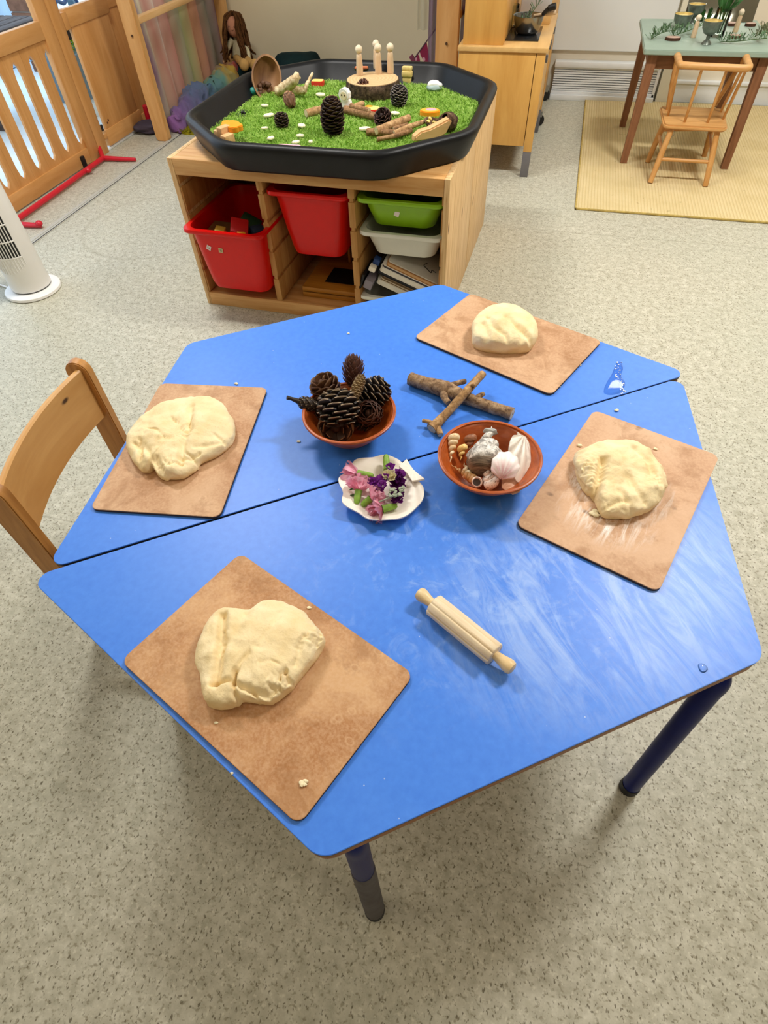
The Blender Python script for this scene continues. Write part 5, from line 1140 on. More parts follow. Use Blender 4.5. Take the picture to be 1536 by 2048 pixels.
bm = NB(); bx(bm, -.012, .008, .0, .85, .04, .6, .002); obj('panel', bm, gw, d2, 40)
bm = NB(); bx(bm, -.016, .014, .0, .85, .0, .06, .003); bx(bm, -.016, .014, .0, .85, .57, .64, .003); obj('rails', bm, gy, d2, 40)
bm = NB(); bx(bm, GX - .03, GX + .005, 3.26, 3.69, .0, .012, .003); o = obj('threshold_strip', bm, white_gloss); tag(o, 'thin white threshold strip on the floor below the solid gate', 'strip')
redm = plain('red_metal', '#c4142a', .35, .5, var=.04)
rs = thing('divider_foot', 'red metal foot bar running along the base of the slotted divider with side prongs', 'stand', (GX + .03, 3.18, 0))
P_ = lambda px, py, z: at(px, py, z) - Vector((GX + .03, 3.18, 0))
bm = NB(); tube(bm, [P_(30, 442, .02), P_(120, 378, .02), P_(206, 316, .02)], .0125, 12); obj('bar', bm, redm, rs)
bm = NB(); tube(bm, [P_(206, 316, .018), P_(240, 318, .014), P_(271, 319, .012)], [.013, .012, .009], 12); obj('prong', bm, redm, rs)
bm = NB(); tube(bm, [P_(206, 316, .018), P_(200, 300, .035), P_(190, 280, .075)], [.013, .012, .011], 12); obj('prong', bm, redm, rs)
bm = NB(); tube(bm, [P_(20, 447, .018), P_(60, 450, .014), P_(82, 451, .012)], [.012, .012, .01], 12); obj('prong', bm, redm, rs)
bm = NB(); ico(bm, P_(78, 447, .022), (.017, .017, .014), 2); obj('clamp_knob', bm, redm, rs)
bm = NB(); ico(bm, P_(176, 340, .022), (.018, .02, .015), 2); obj('clamp_knob', bm, redm, rs)
p = at(290, 245, .06); r = thing('divider_foot', 'short red metal foot at the far end of the solid gate beside the den post', 'stand', (GX + .05, 3.7, 0))
bm = NB(); tube(bm, [(0, 0, .01), (.0, .0, .06), (.005, -.01, .12)], [.017, .017, .014], 12); obj('prong', bm, redm, r)
bm = NB(); tube(bm, [(0, 0, .012), (.07, 0, .012)], .013, 12); obj('prong', bm, redm, r)

# ------------------------------------------------------------------ den frame with rainbow curtain
dz_ = wood('den_z', '#d9aa70', '#bf8a4c', 'Z', 14, 8, .5, .8); dy_ = wood('den_y', '#e3bb85', '#c99a60', 'Y', 14, 8, .5)
def den(label, x, xw, zb):
    r = thing('den_frame', label, 'frame', (x, 3.5, 0))
    bm = NB(); prism(bm, rpoly([(-xw / 2, 0), (xw / 2, 0), (xw / 2, 1.35), (-xw / 2, 1.35)], [.02, .02, .004, .004], 4), -.02, .02, .003, 0, RXm); f = obj('front_post', bm, dz_, r, 40)
    bm = NB(); lathe(bm, [(0, 0), (.006, 0), (.006, .003), (0, .003)], 12, Matrix.Translation((0, -.0235, .50)) @ Matrix.Rotation(PI / 2, 4, 'X')); obj('bolt', bm, plain('bolt_dark', '#4a2f16', .5), f)
    bm = NB(); bx(bm, -xw / 2, xw / 2, 1.05, 1.09, 0, 1.35, .004); obj('back_post', bm, dz_, r, 40)
    for z in (zb, 1.25):
        bm = NB(); bx(bm, xw / 2 - .045, xw / 2 - .003, .018, 1.052, z - .014, z + .014, .003); obj('side_rail', bm, dy_, r, 40)
    return r
den('left wooden side frame of the den with a rail carrying rainbow cloth', -2.308, .083, .556)
den('right wooden side frame of the den beside the play kitchen', -.592, .11, .595)
def sheer(name, stops, alpha, noise_k=.5):
    t = NT(name); v = t.tc(); sep = t.new('ShaderNodeSeparateXYZ'); t.l.new(v, sep.inputs[0])
    n = t.noise(t.map(scale=(3, 3, .6)), 2.0, 3); f = t.math('ADD', sep.outputs['Y'], t.math('MULTIPLY', t.math('SUBTRACT', n, .5), .35 * noise_k))
    c = t.ramp(f, stops); t.fin(c, .8, .1); t.p.inputs['Sheen Weight'].default_value = .2
    tr = t.new('ShaderNodeBsdfTransparent'); tl = t.new('ShaderNodeBsdfTranslucent'); t.l.new(c, tl.inputs[0]); m1 = t.new('ShaderNodeMixShader'); m1.inputs[0].default_value = .35
    t.l.new(t.p.outputs[0], m1.inputs[1]); t.l.new(tl.outputs[0], m1.inputs[2]); m2 = t.new('ShaderNodeMixShader'); m2.inputs[0].default_value = alpha
    t.l.new(tr.outputs[0], m2.inputs[1]); t.l.new(m1.outputs[0], m2.inputs[2]); t.l.new(m2.outputs[0], t.n['Material Output'].inputs[0]); return t.m
rb = sheer('rainbow_sheer', [(0, '#d3c6cd'), (.06, '#9c7fa6'), (.11, '#eee8cc'), (.2, '#e2b3a4'), (.27, '#f2e6d4'), (.38, '#e6a79a'), (.46, '#cfd0b4'), (.56, '#d6dfac'), (.66, '#eebd92'), (.76, '#e6b0a0'), (.86, '#a3b0a0'), (1.0, '#c795a4')], .74)
def drape(name, x0, y0, y1, z0, z1, mat, amp=.02, waves=9, seed=0.0, flare=.0, ny=110, nz=26):
    bm = NB(); g = []
    for j in range(nz + 1):
        v = j / nz; z = z1 + (z0 - z1) * v; row = []
        for i in range(ny + 1):
            u = i / ny; y = y0 + (y1 - y0) * u + .06 * (1 - v) * 0 + flare * v * v * (u - .2)
            x = amp * (math.sin(u * waves * 2 * PI + seed + 1.3 * v) * (.5 + .5 * v) + .8 * mnoise.noise(Vector((u * 6, v * 1.5, seed))))
            row.append(bm.verts.new((x + x0, y, z)))
        g.append(row)
    for j in range(nz):
        for i in range(ny): bm.faces.new((g[j][i], g[j][i + 1], g[j + 1][i + 1], g[j + 1][i]))
    bmesh.ops.solidify(bm, geom=bm.faces[:], thickness=.0008); return bm
bm = drape('c', 0, .0, .98, -.53, .65, rb, .018, 8, 1.0, .03); cur = obj('rainbow_curtain', bm, rb, None, 180, (-2.352, 3.56, .59)); tag(cur, 'sheer rainbow-striped cloth hanging on the left den frame', 'curtain')
heap_m = sheer('rainbow_heap', [(0, '#a06fae'), (.18, '#7f6f9d'), (.34, '#5d7f9c'), (.5, '#6d9a8e'), (.62, '#c2a043'), (.72, '#b5523f'), (.82, '#8d4468'), (.92, '#7d4c7c'), (1, '#4c6672')], .93, 1.2)
bm = NB(); pts = [(-.03, .04, .035), (.0, .16, .07), (.02, .3, .11), (.05, .45, .10), (.08, .6, .13), (.1, .74, .13), (.12, .84, .1)]; limb(bm, [Vector(p) for p in pts], [.04, .06, .075, .07, .075, .07, .05], 24, .5, 4, 12)
for v in bm.verts: v.co += Vector((mnoise.noise(v.co * 22), mnoise.noise(v.co * 22 + Vector((3, 0, 0))), mnoise.noise(v.co * 22 + Vector((0, 3, 0))))) * .03 + Vector((mnoise.noise(v.co * 55), mnoise.noise(v.co * 55 + Vector((3, 0, 0))), mnoise.noise(v.co * 55 + Vector((0, 3, 0))))) * .012; v.co.z = max(.003, v.co.z)
tag(obj('cloth_heap', bm, heap_m, None, 180, (-2.27, 3.58, 0)), 'bunched rainbow cloth lying at the foot of the hanging curtain', 'cloth')
# fluffy olive rug in the den
def fluffy(name, label, cat, cx, cy, w_, d_, c0, c1, n=9000):
    r = thing(name, label, cat, (cx, cy, 0)); m = NT(name + '_mat'); nn = m.noise(m.tc(), 40, 3); mm = m.fin(m.ramp(nn, [(.35, c0), (.65, c1)]), .8, .1)
    bm = NB(); prism(bm, rrect(w_, d_, .06), .0005, .012); obj('backing', bm, mm, r, 0)
    q = random.Random(3); vv = []; ff = []
    for k in range(n):
        x, y = q.uniform(-w_ / 2, w_ / 2), q.uniform(-d_ / 2, d_ / 2); a = q.uniform(0, 6.28); l_ = q.uniform(.02, .035); b = len(vv); dx, dy = math.cos(a), math.sin(a); s_ = .0025
        vv += [(x - dy * s_, y + dx * s_, .01), (x + dy * s_, y - dx * s_, .01), (x + dx * l_ * .7, y + dy * l_ * .7, .01 + l_ * .8)]; ff.append((b, b + 1, b + 2))
    me = bpy.data.meshes.new('pile'); me.from_pydata(vv, [], ff); me.materials.append(mm); o = link('pile', me, r); o['kind'] = 'stuff'
fluffy('fluffy_rug', 'shaggy olive green rug on the floor inside the den', 'rug', -2.0, 3.86, .56, .5, '#6d6414', '#a2981f')
# dark cushions
teal = plain('dark_teal_velvet', '#0d2426', .9, .15, var=.25, scale=20); navyc = plain('blue_grey_cloth', '#3a4650', .9, .1, var=.2, scale=16)
def cushion(label, x, y, z, sx, sy, sz, mat, seed, rz=0):
    bm = NB(); ico(bm, (0, 0, sz), (sx, sy, sz), 4, None, 0, .25, seed)
    for v in bm.verts: v.co.x = sx * math.copysign(abs(v.co.x / sx) ** .75, v.co.x) if sx else 0; v.co.y = sy * math.copysign(abs(v.co.y / sy) ** .75, v.co.y); v.co.z = max(0, v.co.z)
    o = obj('cushion', bm, mat, None, 180, (x, y, z)); o.rotation_euler.z = rz; return tag(o, label, 'cushion')
cushion('dark teal velvet cushion under the rag doll', -2.06, 4.40, .001, .17, .2, .095, teal, 1)
cushion('rumpled black-green velvet cushion against the back wall beside the doll', -1.76, 4.44, .001, .17, .16, .125, teal, 2)
cushion('low black-green velvet cushion hidden mostly behind the tray back rim', -1.42, 4.42, .001, .16, .16, .09, teal, 3)
cushion('blue-grey cushion between the rainbow cloth and the teal one', -2.3, 4.02, .001, .07, .1, .05, navyc, 5)
cushion('small dark violet cloth bundle on the floor behind the den post', -2.47, 3.62, .001, .09, .07, .03, plain('violet_grey', '#4a4350', .9, .1), 6)
# rag doll
skin = plain('doll_skin', '#c39a76', .8, .1, var=.1); wool = plain('doll_wool', '#4d3018', .9, .1, var=.4, scale=80); dress = plain('doll_dress', '#b9ad8d', .85, .1, var=.15, scale=40); felt = plain('doll_felt', '#b08a52', .85, .1, var=.15)
D0 = Vector((-2.145, 4.42, .185)); doll = thing('rag_doll', 'rag doll with long brown wool hair sitting against the den wall on a teal cushion', 'doll', D0, 0)
bm = NB(); lathe(bm, [(0, 0), (.055, .005), (.06, .04), (.045, .1), (.03, .14), (.02, .155), (0, .156)], 20, None, 0, 1, .8); obj('dress', bm, dress, doll)
bm = NB(); ico(bm, (.0, -.03, .195), (.05, .045, .055), 3); ico(bm, (.006, -.076, .19), (.007, .006, .006), 2); hd = obj('head', bm, plain('doll_face', '#a9745a', .8, .1, var=.1), doll)
bm = NB()
for s_ in (-1, 1): ico(bm, (.002 + s_ * .018, -.0735, .203), (.004, .003, .004), 1)
obj('eyes', bm, bk, hd)
for s_ in (-1, 1):
    bm = NB(); tube(bm, catmull([(s_ * .04, -.01, .125), (s_ * .075, -.05, .08), (s_ * .085, -.08, .03)], 5), [.018] * 5 + [.016] * 5 + [.015], 10); obj('arm', bm, dress, doll)
    bm = NB(); ico(bm, (s_ * .086, -.085, .024), (.016, .016, .018), 2); obj('hand', bm, skin, doll)
    bm = NB(); tube(bm, catmull([(s_ * .03, -.02, .03), (.06 + s_ * .03, -.1, .035), (.125 + s_ * .036, -.165, .02)], 5), .023, 12); obj('leg', bm, felt, doll)
    bm = NB(); ico(bm, (.135 + s_ * .04, -.18, .032), (.033, .03, .034), 3); obj('foot', bm, felt, doll)
q = random.Random(8); bm = NB()
for k in range(90):
    a = q.uniform(0, 2 * PI); e = q.uniform(0, 1); r0 = .056; x0, y0 = r0 * math.cos(a) * .9, -.02 + .046 * math.sin(a); fx = x0 * q.uniform(1.3, 2.0); front = math.sin(a) < -.2
    if front and abs(x0) < .028: x0 = math.copysign(.036, x0); fx = x0 * 1.7
    wg = lambda: q.uniform(-.014, .014)
    pts = [(x0 * .25, -.02, .258 + q.uniform(-.004, .012)), (x0 * 1.1, y0, .232 + q.uniform(-.01, .02)), (x0 * 1.25 + wg(), y0 * 1.2 - .005 + wg(), .19), (x0 * 1.4 + wg(), y0 * 1.3 - .008 + wg(), .14), (fx + wg(), y0 * 1.3 - .012 + wg(), .09), (fx * 1.15 + wg(), y0 * 1.3 - .012 + wg(), q.uniform(.01, .07))]
    tube(bm, catmull(pts, 5), [.0055 * q.uniform(.7, 1.2)] * 26, 6)
o = obj('hair', bm, wool, doll, 180); o['kind'] = 'stuff'
# bits hanging in the right half of the den
ws = sheer('white_sheer', [(0, '#d8d3bd'), (.5, '#c9cbb6'), (1, '#ddd6c2')], .5); ps = sheer('purple_sheer', [(0, '#8d6d8c'), (.5, '#776078'), (1, '#94708a')], .8)
bm = drape('w', 0, -.01, .13, -.2, .7, ws, .012, 3, 2.0, 0, 30, 14); bmesh.ops.rotate(bm, cent=(0, 0, 0), matrix=Matrix.Rotation(-PI / 2, 3, 'Z'), verts=bm.verts[:])
o = obj('white_curtain', bm, ws, None, 180, (-.90, 4.3, .6)); tag(o, 'pale sheer cloth hanging on the wall side of the right den frame', 'curtain')
bm = drape('p', 0, 0, .06, -.55, .7, ps, .01, 2, 3.0, 0, 20, 14); bmesh.ops.rotate(bm, cent=(0, 0, 0), matrix=Matrix.Rotation(-PI / 2, 3, 'Z'), verts=bm.verts[:])
o = obj('purple_curtain', bm, ps, None, 180, (-.70, 3.56, .6)); tag(o, 'narrow purple sheer cloth hanging at the left of the right den post', 'curtain')
bm = drape('p2', 0, 0, .9, -.55, .7, ps, .01, 8, 4.0, 0, 60, 14); o = obj('purple_curtain', bm, ps, None, 180, (-.535, 3.58, .6)); tag(o, 'purple sheer cloth hanging inside the right den frame next to the kitchen', 'curtain')
pkm = NT('pink_polka'); vv = pkm.voro(pkm.map(scale=(1, .01, 1)), 26); pkm = pkm.fin(pkm.ramp(vv, [(.22, '#e9b9c4'), (.3, '#a83a5c')]), .8, .2)
r = thing('bunting', 'pink polka-dot bunting on a slanting cord beside the right den post', 'bunting', (-.74, 4.0, .3))
a, b = atY(871, 58, 3.9), atY(822, 126, 4.0); o0 = Vector((-.74, 4.0, .3))
bm = NB(); tube(bm, [Vector((-.545, 3.9, .6)) - o0, a - o0, b - o0], .0035, 6); obj('cord', bm, plain('cord_dark', '#5a4048', .7), r)
for k, (t0, t1) in enumerate(((.35, .66), (.68, .98))):
    p1, p2 = a.lerp(b, t0) - o0, a.lerp(b, t1) - o0; p3 = (p1 + p2) / 2 + Vector((.07, 0, -.16)); bm = NB(); vs = [bm.verts.new(p) for p in (p1, p2, p3)]; bm.faces.new(vs); bmesh.ops.solidify(bm, geom=bm.faces[:], thickness=.002); obj('flag', bm, pkm, r, 0)
bm = NB(); p = a.lerp(b, .9) - o0; box(bm, p, (.05, .012, .025), .004, Matrix.Rotation(.9, 3, 'Y')); obj('clip', bm, plain('maroon', '#6e1c38', .5), r)

# ------------------------------------------------------------------ outside, seen over and through the divider
slate = plain('slate_grey', '#6f8089', .6, .3, var=.1, scale=12); cblue = plain('pale_blue_plastic', '#b9d6ee', .5, .4, var=.03); dkw = wood('weathered_dark', '#6a5d58', '#3d3330', 'Y', 20, 8, .8); brk = plain('brick_brown', '#7d5a48', .8, .1, var=.2)
r = thing('planter', 'grey outdoor planter of yellow-green leaves seen through the divider slots', 'planter', (-3.12, 4.06, -.012))
bm = NB(); bx(bm, -.12, .12, -.3, .5, .1, .34, .01); obj('trough', bm, slate, r, 40)
bm = NB(); bx(bm, -.1, .1, -.28, .48, .0, .1, .004); obj('plinth', bm, plain('plinth_white', '#e4eef0', .6), r, 40)
lf = plain('leaf_lime', '#a9bf3a', .6, .2, var=.35, scale=30); q = random.Random(6); bm = NB()
for k in range(240):
    p = Vector((q.uniform(-.12, .12), q.uniform(-.28, .48), .34 + abs(q.gauss(0, .06)))); pb = petal_bm(.03, .05, q, .2); M = Matrix.Translation(p) @ Matrix.Rotation(q.uniform(0, 6.3), 4, 'Z') @ Matrix.Rotation(q.uniform(-.2, 1.2), 4, 'X')
    bmesh.ops.transform(pb, matrix=M, verts=pb.verts[:]); m_ = bpy.data.meshes.new('t'); pb.to_mesh(m_); pb.free(); bm.from_mesh(m_); bpy.data.meshes.remove(m_)
o = obj('foliage', bm, lf, r, 180); o['kind'] = 'stuff'
r = thing('outdoor_bench', 'dark weathered wooden bench outside beyond the slotted divider', 'bench', (-3.62, 3.9, -.012))
for k in range(4):
    bm = NB(); bx(bm, -.2 + k * .1, -.11 + k * .1, -1.1, .32, .43, .46, .004); obj('slat', bm, dkw, r, 40)
for y in (-1.0, -.35):
    bm = NB(); bx(bm, -.17, .17, y - .03, y + .03, .0, .43, .004); obj('leg', bm, dkw, r, 40)
r = thing('storage_chest', 'pale blue plastic storage chest outside behind the dark bench', 'chest', (-4.75, 5.1, -.012))
bm = NB(); bx(bm, -.3, .3, -.55, .25, 0, .5, .02); obj('body', bm, cblue, r, 40)
bm = NB(); bx(bm, -.32, .32, -.57, .27, .5, .56, .02); obj('lid', bm, plain('pale_plastic', '#e6eef4', .5), r, 40)
r = thing('brick_pier', 'brown brick pier outside beside the divider post', 'pier', (-4.1, 4.94, -.012))
n = 0
for k in range(13):
    for j in range(2):
        bm = NB(); o_ = .0 if k % 2 else .05; bx(bm, -.11, .11, -.1 + j * .11 - o_ * 0, .0 + j * .11, k * .075, k * .075 + .066, .004); obj('brick', bm, brk, r, 0)
bm = NB(); bx(bm, -.1, .1, -.09, .1, 0, .97); obj('mortar', bm, plain('mortar_grey', '#a39a90', .9), r, 0)
r = thing('garden_table', 'grey-blue table top outside beyond the solid gate', 'table', (-4.6, 6.0, -.012))
bm = NB(); bx(bm, -.6, .5, -.5, .9, .34, .38, .01); obj('top', bm, plain('table_grey_blue', '#a7bcc4', .5), r, 40)
for x in (-.5, .4):
    for y in (-.4, .8):
        bm = NB(); bx(bm, x - .03, x + .03, y - .03, y + .03, 0, .34); obj('leg', bm, slate, r, 0)
bm = NB(); a = atX(113, 17, -3.4); b = atX(128, 6, -3.4); c = atX(150, -4, -3.4); tube(bm, catmull([a + Vector((0, 0, -.4)), a, b, c, c + Vector((0, .1, -.5))], 8), .012, 10); tag(obj('garden_hose', bm, plain('hose_blue', '#1f3a66', .5)), 'dark blue hose arching up outside beyond the solid gate', 'hose')
# ------------------------------------------------------------------ play kitchen
kb = wood('birch_z', '#dba95c', '#c48f45', 'Z', 14, 7, .4); kby = wood('birch_y', '#e0b878', '#cba061', 'Y', 14, 7, .4)
steel = plain('steel', '#b8b8b4', .3, .5, 1.0); grey_p = plain('grey_paint', '#6d6a6c', .5, .4, var=.05); dk = plain('handle_grey', '#57585a', .45)
k = thing('play_kitchen', 'birch wood play kitchen seen from its end beside the den', 'play kitchen', (-.5, 3.29, 0))
bm = NB(); bx(bm, 0, .35, .0, .016, .14, .512, .001); obj('side_panel', bm, kb, k, 40)
bm = NB(); bx(bm, 0, .35, .70, .716, .14, .512, .001); obj('side_panel', bm, kb, k, 40)
bm = NB(); bx(bm, 0, .012, .016, .70, .14, .512); obj('back_panel', bm, kb, k, 0)
bm = NB(); bx(bm, 0, .35, .016, .70, .14, .155); obj('bottom_panel', bm, kb, k, 0)
for y0 in (.0, .675):
    bm = NB(); bx(bm, .353, .393, y0, y0 + .041, .115, .512, .002); lg = obj('leg', bm, kb, k, 40)
    bm = NB(); bx(bm, .3535, .3925, y0 + .0005, y0 + .0405, .0, .115, .001); o = obj('grey_foot', bm, grey_p, lg, 40); o['label'] = 'grey painted foot'
    bm = NB(); bx(bm, .0, .04, y0, y0 + .041, .0, .14, .002); obj('rear_foot', bm, grey_p, k, 40)
bm = NB(); bx(bm, -.006, .402, -.008, .73, .512, .53, .002); ct = obj('worktop', bm, kby, k, 40)
for y0, y1 in ((.045, .35), (.365, .67)):
    bm = NB(); bx(bm, .372, .388, y0, y1, .16, .505, .002); d_ = obj('door', bm, kby, k, 40)
    for yy in (y0 + .03, y1 - .03):
        bm = NB(); bx(bm, .388, .402, yy - .008, yy + .008, .462, .49, .002); obj('handle', bm, dk, d_, 40)
bm = NB(); bx(bm, .012, .196, .024, .70, .53, 1.06, .002); obj('upper_cabinet', bm, kb, k, 40)
bm = NB(); bx(bm, .196, .375, .46, .71, .53, .565, .003); obj('raised_ledge', bm, kby, k, 40)
for yy in (.68, .75):
    pass
p = at(1008, 82, .53)
bm = NB(); bx(bm, .194, .347, .11, .40, .5302, .5345, .001); obj('hob', bm, plain('hob_black', '#1a1d20', .2), k, 40)
for yy in (.69, 1.32):
    pass
# castors of a trolley behind the kitchen end
r = thing('wooden_trolley', 'low birch trolley on black castors beyond the play kitchen', 'trolley', (-.5, 4.05, 0))
bm = NB(); bx(bm, 0, .385, 0, .58, .075, .5, .003); obj('body', bm, kb, r, 40)
for y in (.04, .54):
    bm = NB(); lathe(bm, [(0, -.012), (.026, -.012), (.03, -.006), (.03, .006), (.026, .012), (0, .012)], 20, Matrix.Translation((.385, y, .030)) @ Matrix.Rotation(PI / 2, 4, 'X') @ Matrix.Rotation(.4, 4, 'Y')); obj('castor', bm, bk, r, 40)
    bm = NB(); bx(bm, .36, .4, y - .018, y + .018, .05, .078); obj('castor_bracket', bm, steel, r, 0)
bm = NB(); bx(bm, -.28, -.135, 3.78, 3.96, .566, .64, .006); tag(obj('grey_box', bm, plain('light_grey_box', '#b9b9bb', .5), None, 40), 'light grey box on the raised ledge of the play kitchen', 'box')
# pan
pc = at(1053, 68, .535); R_ = 29 * mpp(pc); ph = 1.0 * R_
r = thing('frying_pan', 'steel pan with a long black handle on the play kitchen hob', 'pan', (pc.x, pc.y + .01, .5347))
bm = NB(); lathe(bm, [(0, 0), (R_ * .62, 0), (R_ * .8, ph * .2), (R_ * .97, ph * .75), (R_, ph), (R_ * 1.04, ph * 1.01), (R_ * .98, ph * .98), (R_ * .93, ph * .75), (R_ * .75, ph * .24), (R_ * .6, .004), (0, .004)], 40); obj('body', bm, plain('pan_steel', '#8f9191', .2, .5, .9), r, 50)
hp = atY(1112, 12, pc.y) - r.location; h0 = Vector((R_ * .9, 0, ph)); bm = NB(); tube(bm, catmull([h0, h0.lerp(hp, .35) + Vector((0, 0, .008)), h0.lerp(hp, .7) + Vector((0, 0, .006)), hp], 6), [.009] * 8 + [.013] * 10 + [.011], 10); obj('handle', bm, plain('near_black', '#0c0c0f'), r)
q = random.Random(3); sage = plain('herb_green', '#8aa884', .6, .2, var=.3, scale=60)
def sprig(label, pts, n, l_, seed, mat=sage, w_=.006):
    o0 = Vector(pts[0]); r = thing('herb_sprig', label, 'herb sprig', o0); q = random.Random(seed); P = catmull([Vector(p) - o0 for p in pts], 8)
    bm = NB(); tube(bm, P, .0016, 6); obj('stem', bm, dgreen, r); bm = NB()
    for k in range(n):
        p = P[int(q.uniform(0, len(P) - .01))]; pb = petal_bm(w_, l_ * q.uniform(.7, 1.2), q, .1); M = Matrix.Translation(p) @ Matrix.Rotation(q.uniform(0, 6.3), 4, 'Z') @ Matrix.Rotation(q.uniform(.05, 1.0), 4, 'X')
        bmesh.ops.transform(pb, matrix=M, verts=pb.verts[:]); m_ = bpy.data.meshes.new('t'); pb.to_mesh(m_); pb.free(); bm.from_mesh(m_); bpy.data.meshes.remove(m_)
    o = obj('leaves', bm, mat, r, 180); o['kind'] = 'stuff'; return r
c0 = Vector((pc.x, pc.y + .01, .5347)); sprig('grey-green herb sprig lying in the steel pan', [c0 + Vector((-R_ * .5, -R_ * .3, ph * .5)), c0 + Vector((0, 0, ph * .9)), c0 + Vector((R_ * .5, .02, ph * 1.5))], 26, .03, 4)
hp2 = atY(1112, 24, pc.y + .02); bm = NB(); a0 = c0 + Vector((R_ * .3, .02, ph * .9)); tube(bm, catmull([a0, a0.lerp(hp2, .6), hp2], 6), [.006] * 6 + [.01] * 6 + [.009], 10); tag(obj('wooden_spoon', bm, pegm), 'pale wooden spoon handle sticking out of the steel pan', 'spoon')
# glass
gt = NT('clear_glass'); gt.fin('#e8eeea', .03, .5); trn = gt.new('ShaderNodeBsdfTransparent'); mx = gt.new('ShaderNodeMixShader'); fr = gt.new('ShaderNodeFresnel'); fr.inputs[0].default_value = 1.45
gl = gt.new('ShaderNodeBsdfGlossy'); gl.inputs['Roughness'].default_value = .03; trn.inputs[0].default_value = (.86, .9, .88, 1); gt.l.new(fr.outputs[0], mx.inputs[0]); gt.l.new(trn.outputs[0], mx.inputs[1]); gt.l.new(gl.outputs[0], mx.inputs[2]); gt.l.new(mx.outputs[0], gt.n['Material Output'].inputs[0]); GLASS = gt.m
p = at(1017, 57, .535); bm = NB(); lathe(bm, [(0, 0), (.026, 0), (.03, .004), (.034, .085), (.0325, .085), (.0285, .007), (0, .006)], 28); tag(obj('drinking_glass', bm, GLASS, None, 50, (p.x + .005, p.y + .03, .535)), 'clear drinking glass beside the pan on the play kitchen', 'glass')

# ------------------------------------------------------------------ woven rug, green table, spindle chair
def rug_mat():
    t = NT('woven_straw'); v = t.tc(); w1 = t.new('ShaderNodeTexWave', wave_type='BANDS', bands_direction='X'); t.l.new(v, w1.inputs[0]); w1.inputs['Scale'].default_value = 22; w1.inputs['Distortion'].default_value = .3; w1.inputs['Detail'].default_value = 1
    n = t.noise(v, 5, 4); f = t.noise(v, 180, 2); c = t.ramp(n, [(.3, '#d3c090'), (.7, '#e2d0a4')])
    c = t.mix(t.math('MULTIPLY', t.ramp(w1.outputs['Fac'], [(.0, 1.0), (.4, 0.0)]), .35), c, '#a98f55'); c = t.mix(t.math('MULTIPLY', f, .25), c, '#b79d63')
    s_ = t.noise(v, 30, 2); c = t.mix(t.ramp(s_, [(.7, 0.0), (.76, .5)]), c, '#7f6a3a')
    t.bump(w1.outputs['Fac'], .6, .004); return t.fin(c, .85, .1)
rg = thing('woven_rug', 'straw-coloured ribbed woven rug under the green table', 'rug', (.145, 2.94, 0))
bm = NB(); bx(bm, .006, 1.9, .006, 1.69, .001, .008, .002); obj('weave', bm, rug_mat(), rg, 0)
bm = NB(); bx(bm, .0, 1.9, .0, .008, .001, .0095, .002); bx(bm, .0, .008, .0, 1.69, .001, .0095, .002); obj('edge_binding', bm, plain('rug_edge', '#b8a05f', .85, .1, var=.2, scale=60), rg, 0)
gtm = plain('sage_top', '#93a698', .45, .4, var=.06, scale=12); dw = wood('worn_brown', '#9a6a49', '#6b4226', 'Z', 26, 10, .6, 0, .1, (.3, .7)); dwx = wood('worn_brown_x', '#8d5f3e', '#64401f', 'X', 26, 10, .6)
RZ = .009
g = thing('green_table', 'small worn wooden table with a sage green top on the straw rug', 'table', (.615, 3.84, RZ))
bm = NB(); prism(bm, rrect(.575, .66, .012), .46, .48, .003); obj('top', bm, gtm, g, 40)
for x in (-.245, .25):
    for y in (-.285, .285):
        bm = NB(); loft(bm, [[(x + a * .016 + math.copysign(.0, x), y + b * .016, 0) for a, b in ((-1, -1), (1, -1), (1, 1), (-1, 1))], [(x * .97 + a * .022, y * .97 + b * .022, .46) for a, b in ((-1, -1), (1, -1), (1, 1), (-1, 1))]]); obj('leg', bm, dw, g, 0)
bm = NB(); bx(bm, -.22, .22, -.285, -.268, .4, .46, .002); obj('apron', bm, dwx, g, 0)
bm = NB(); bx(bm, -.22, .22, .268, .285, .4, .46, .002); obj('apron', bm, dwx, g, 0)
for x in (-.25, .235):
    bm = NB(); bx(bm, x, x + .016, -.27, .27, .4, .46, .002); obj('apron', bm, wood('worn_brown_y', '#8d5f3e', '#64401f', 'Y', 26, 10, .6), g, 0)
sc = wood('honey_x', '#d9a96c', '#bd874a', 'X', 22, 9, .4); sz_ = wood('honey_z', '#d3a062', '#b07a3c', 'Z', 22, 9, .4)
c = thing('spindle_chair', 'small honey-coloured spindle-back wooden chair pushed up to the green table', 'chair', (.63, 3.45, RZ)); o0 = Vector((.63, 3.45, RZ)); L_ = lambda x, y, z: Vector((x, y, z)) - o0
bm = NB(); prism(bm, rpoly([(-.145, -.105), (.135, -.115), (.155, .18), (-.15, .19)], .03, 5), .217, .236, .006); obj('seat', bm, sc, c, 40)
bm = NB(); tube(bm, catmull([L_(.479, 3.61, .47), L_(.478, 3.45, .47), L_(.479, 3.372, .47), L_(.5, 3.348, .47), L_(.62, 3.336, .47), L_(.735, 3.328, .47), L_(.76, 3.35, .47), L_(.765, 3.44, .47), L_(.775, 3.585, .47)], 6), .0155, 14, 0, True, .85); obj('back_rail', bm, sc, c)
TPS = [((1335, 219), (.481, 3.54), .0105), ((1336, 231), (.479, 3.40), .0065), ((1369, 244), (.572, 3.341), .0065), ((1415, 245), (.672, 3.333), .0065), ((1429, 212), (.772, 3.55), .0105), ((1441, 224), (.768, 3.47), .0065), ((1446, 238), (.762, 3.385), .0065)]
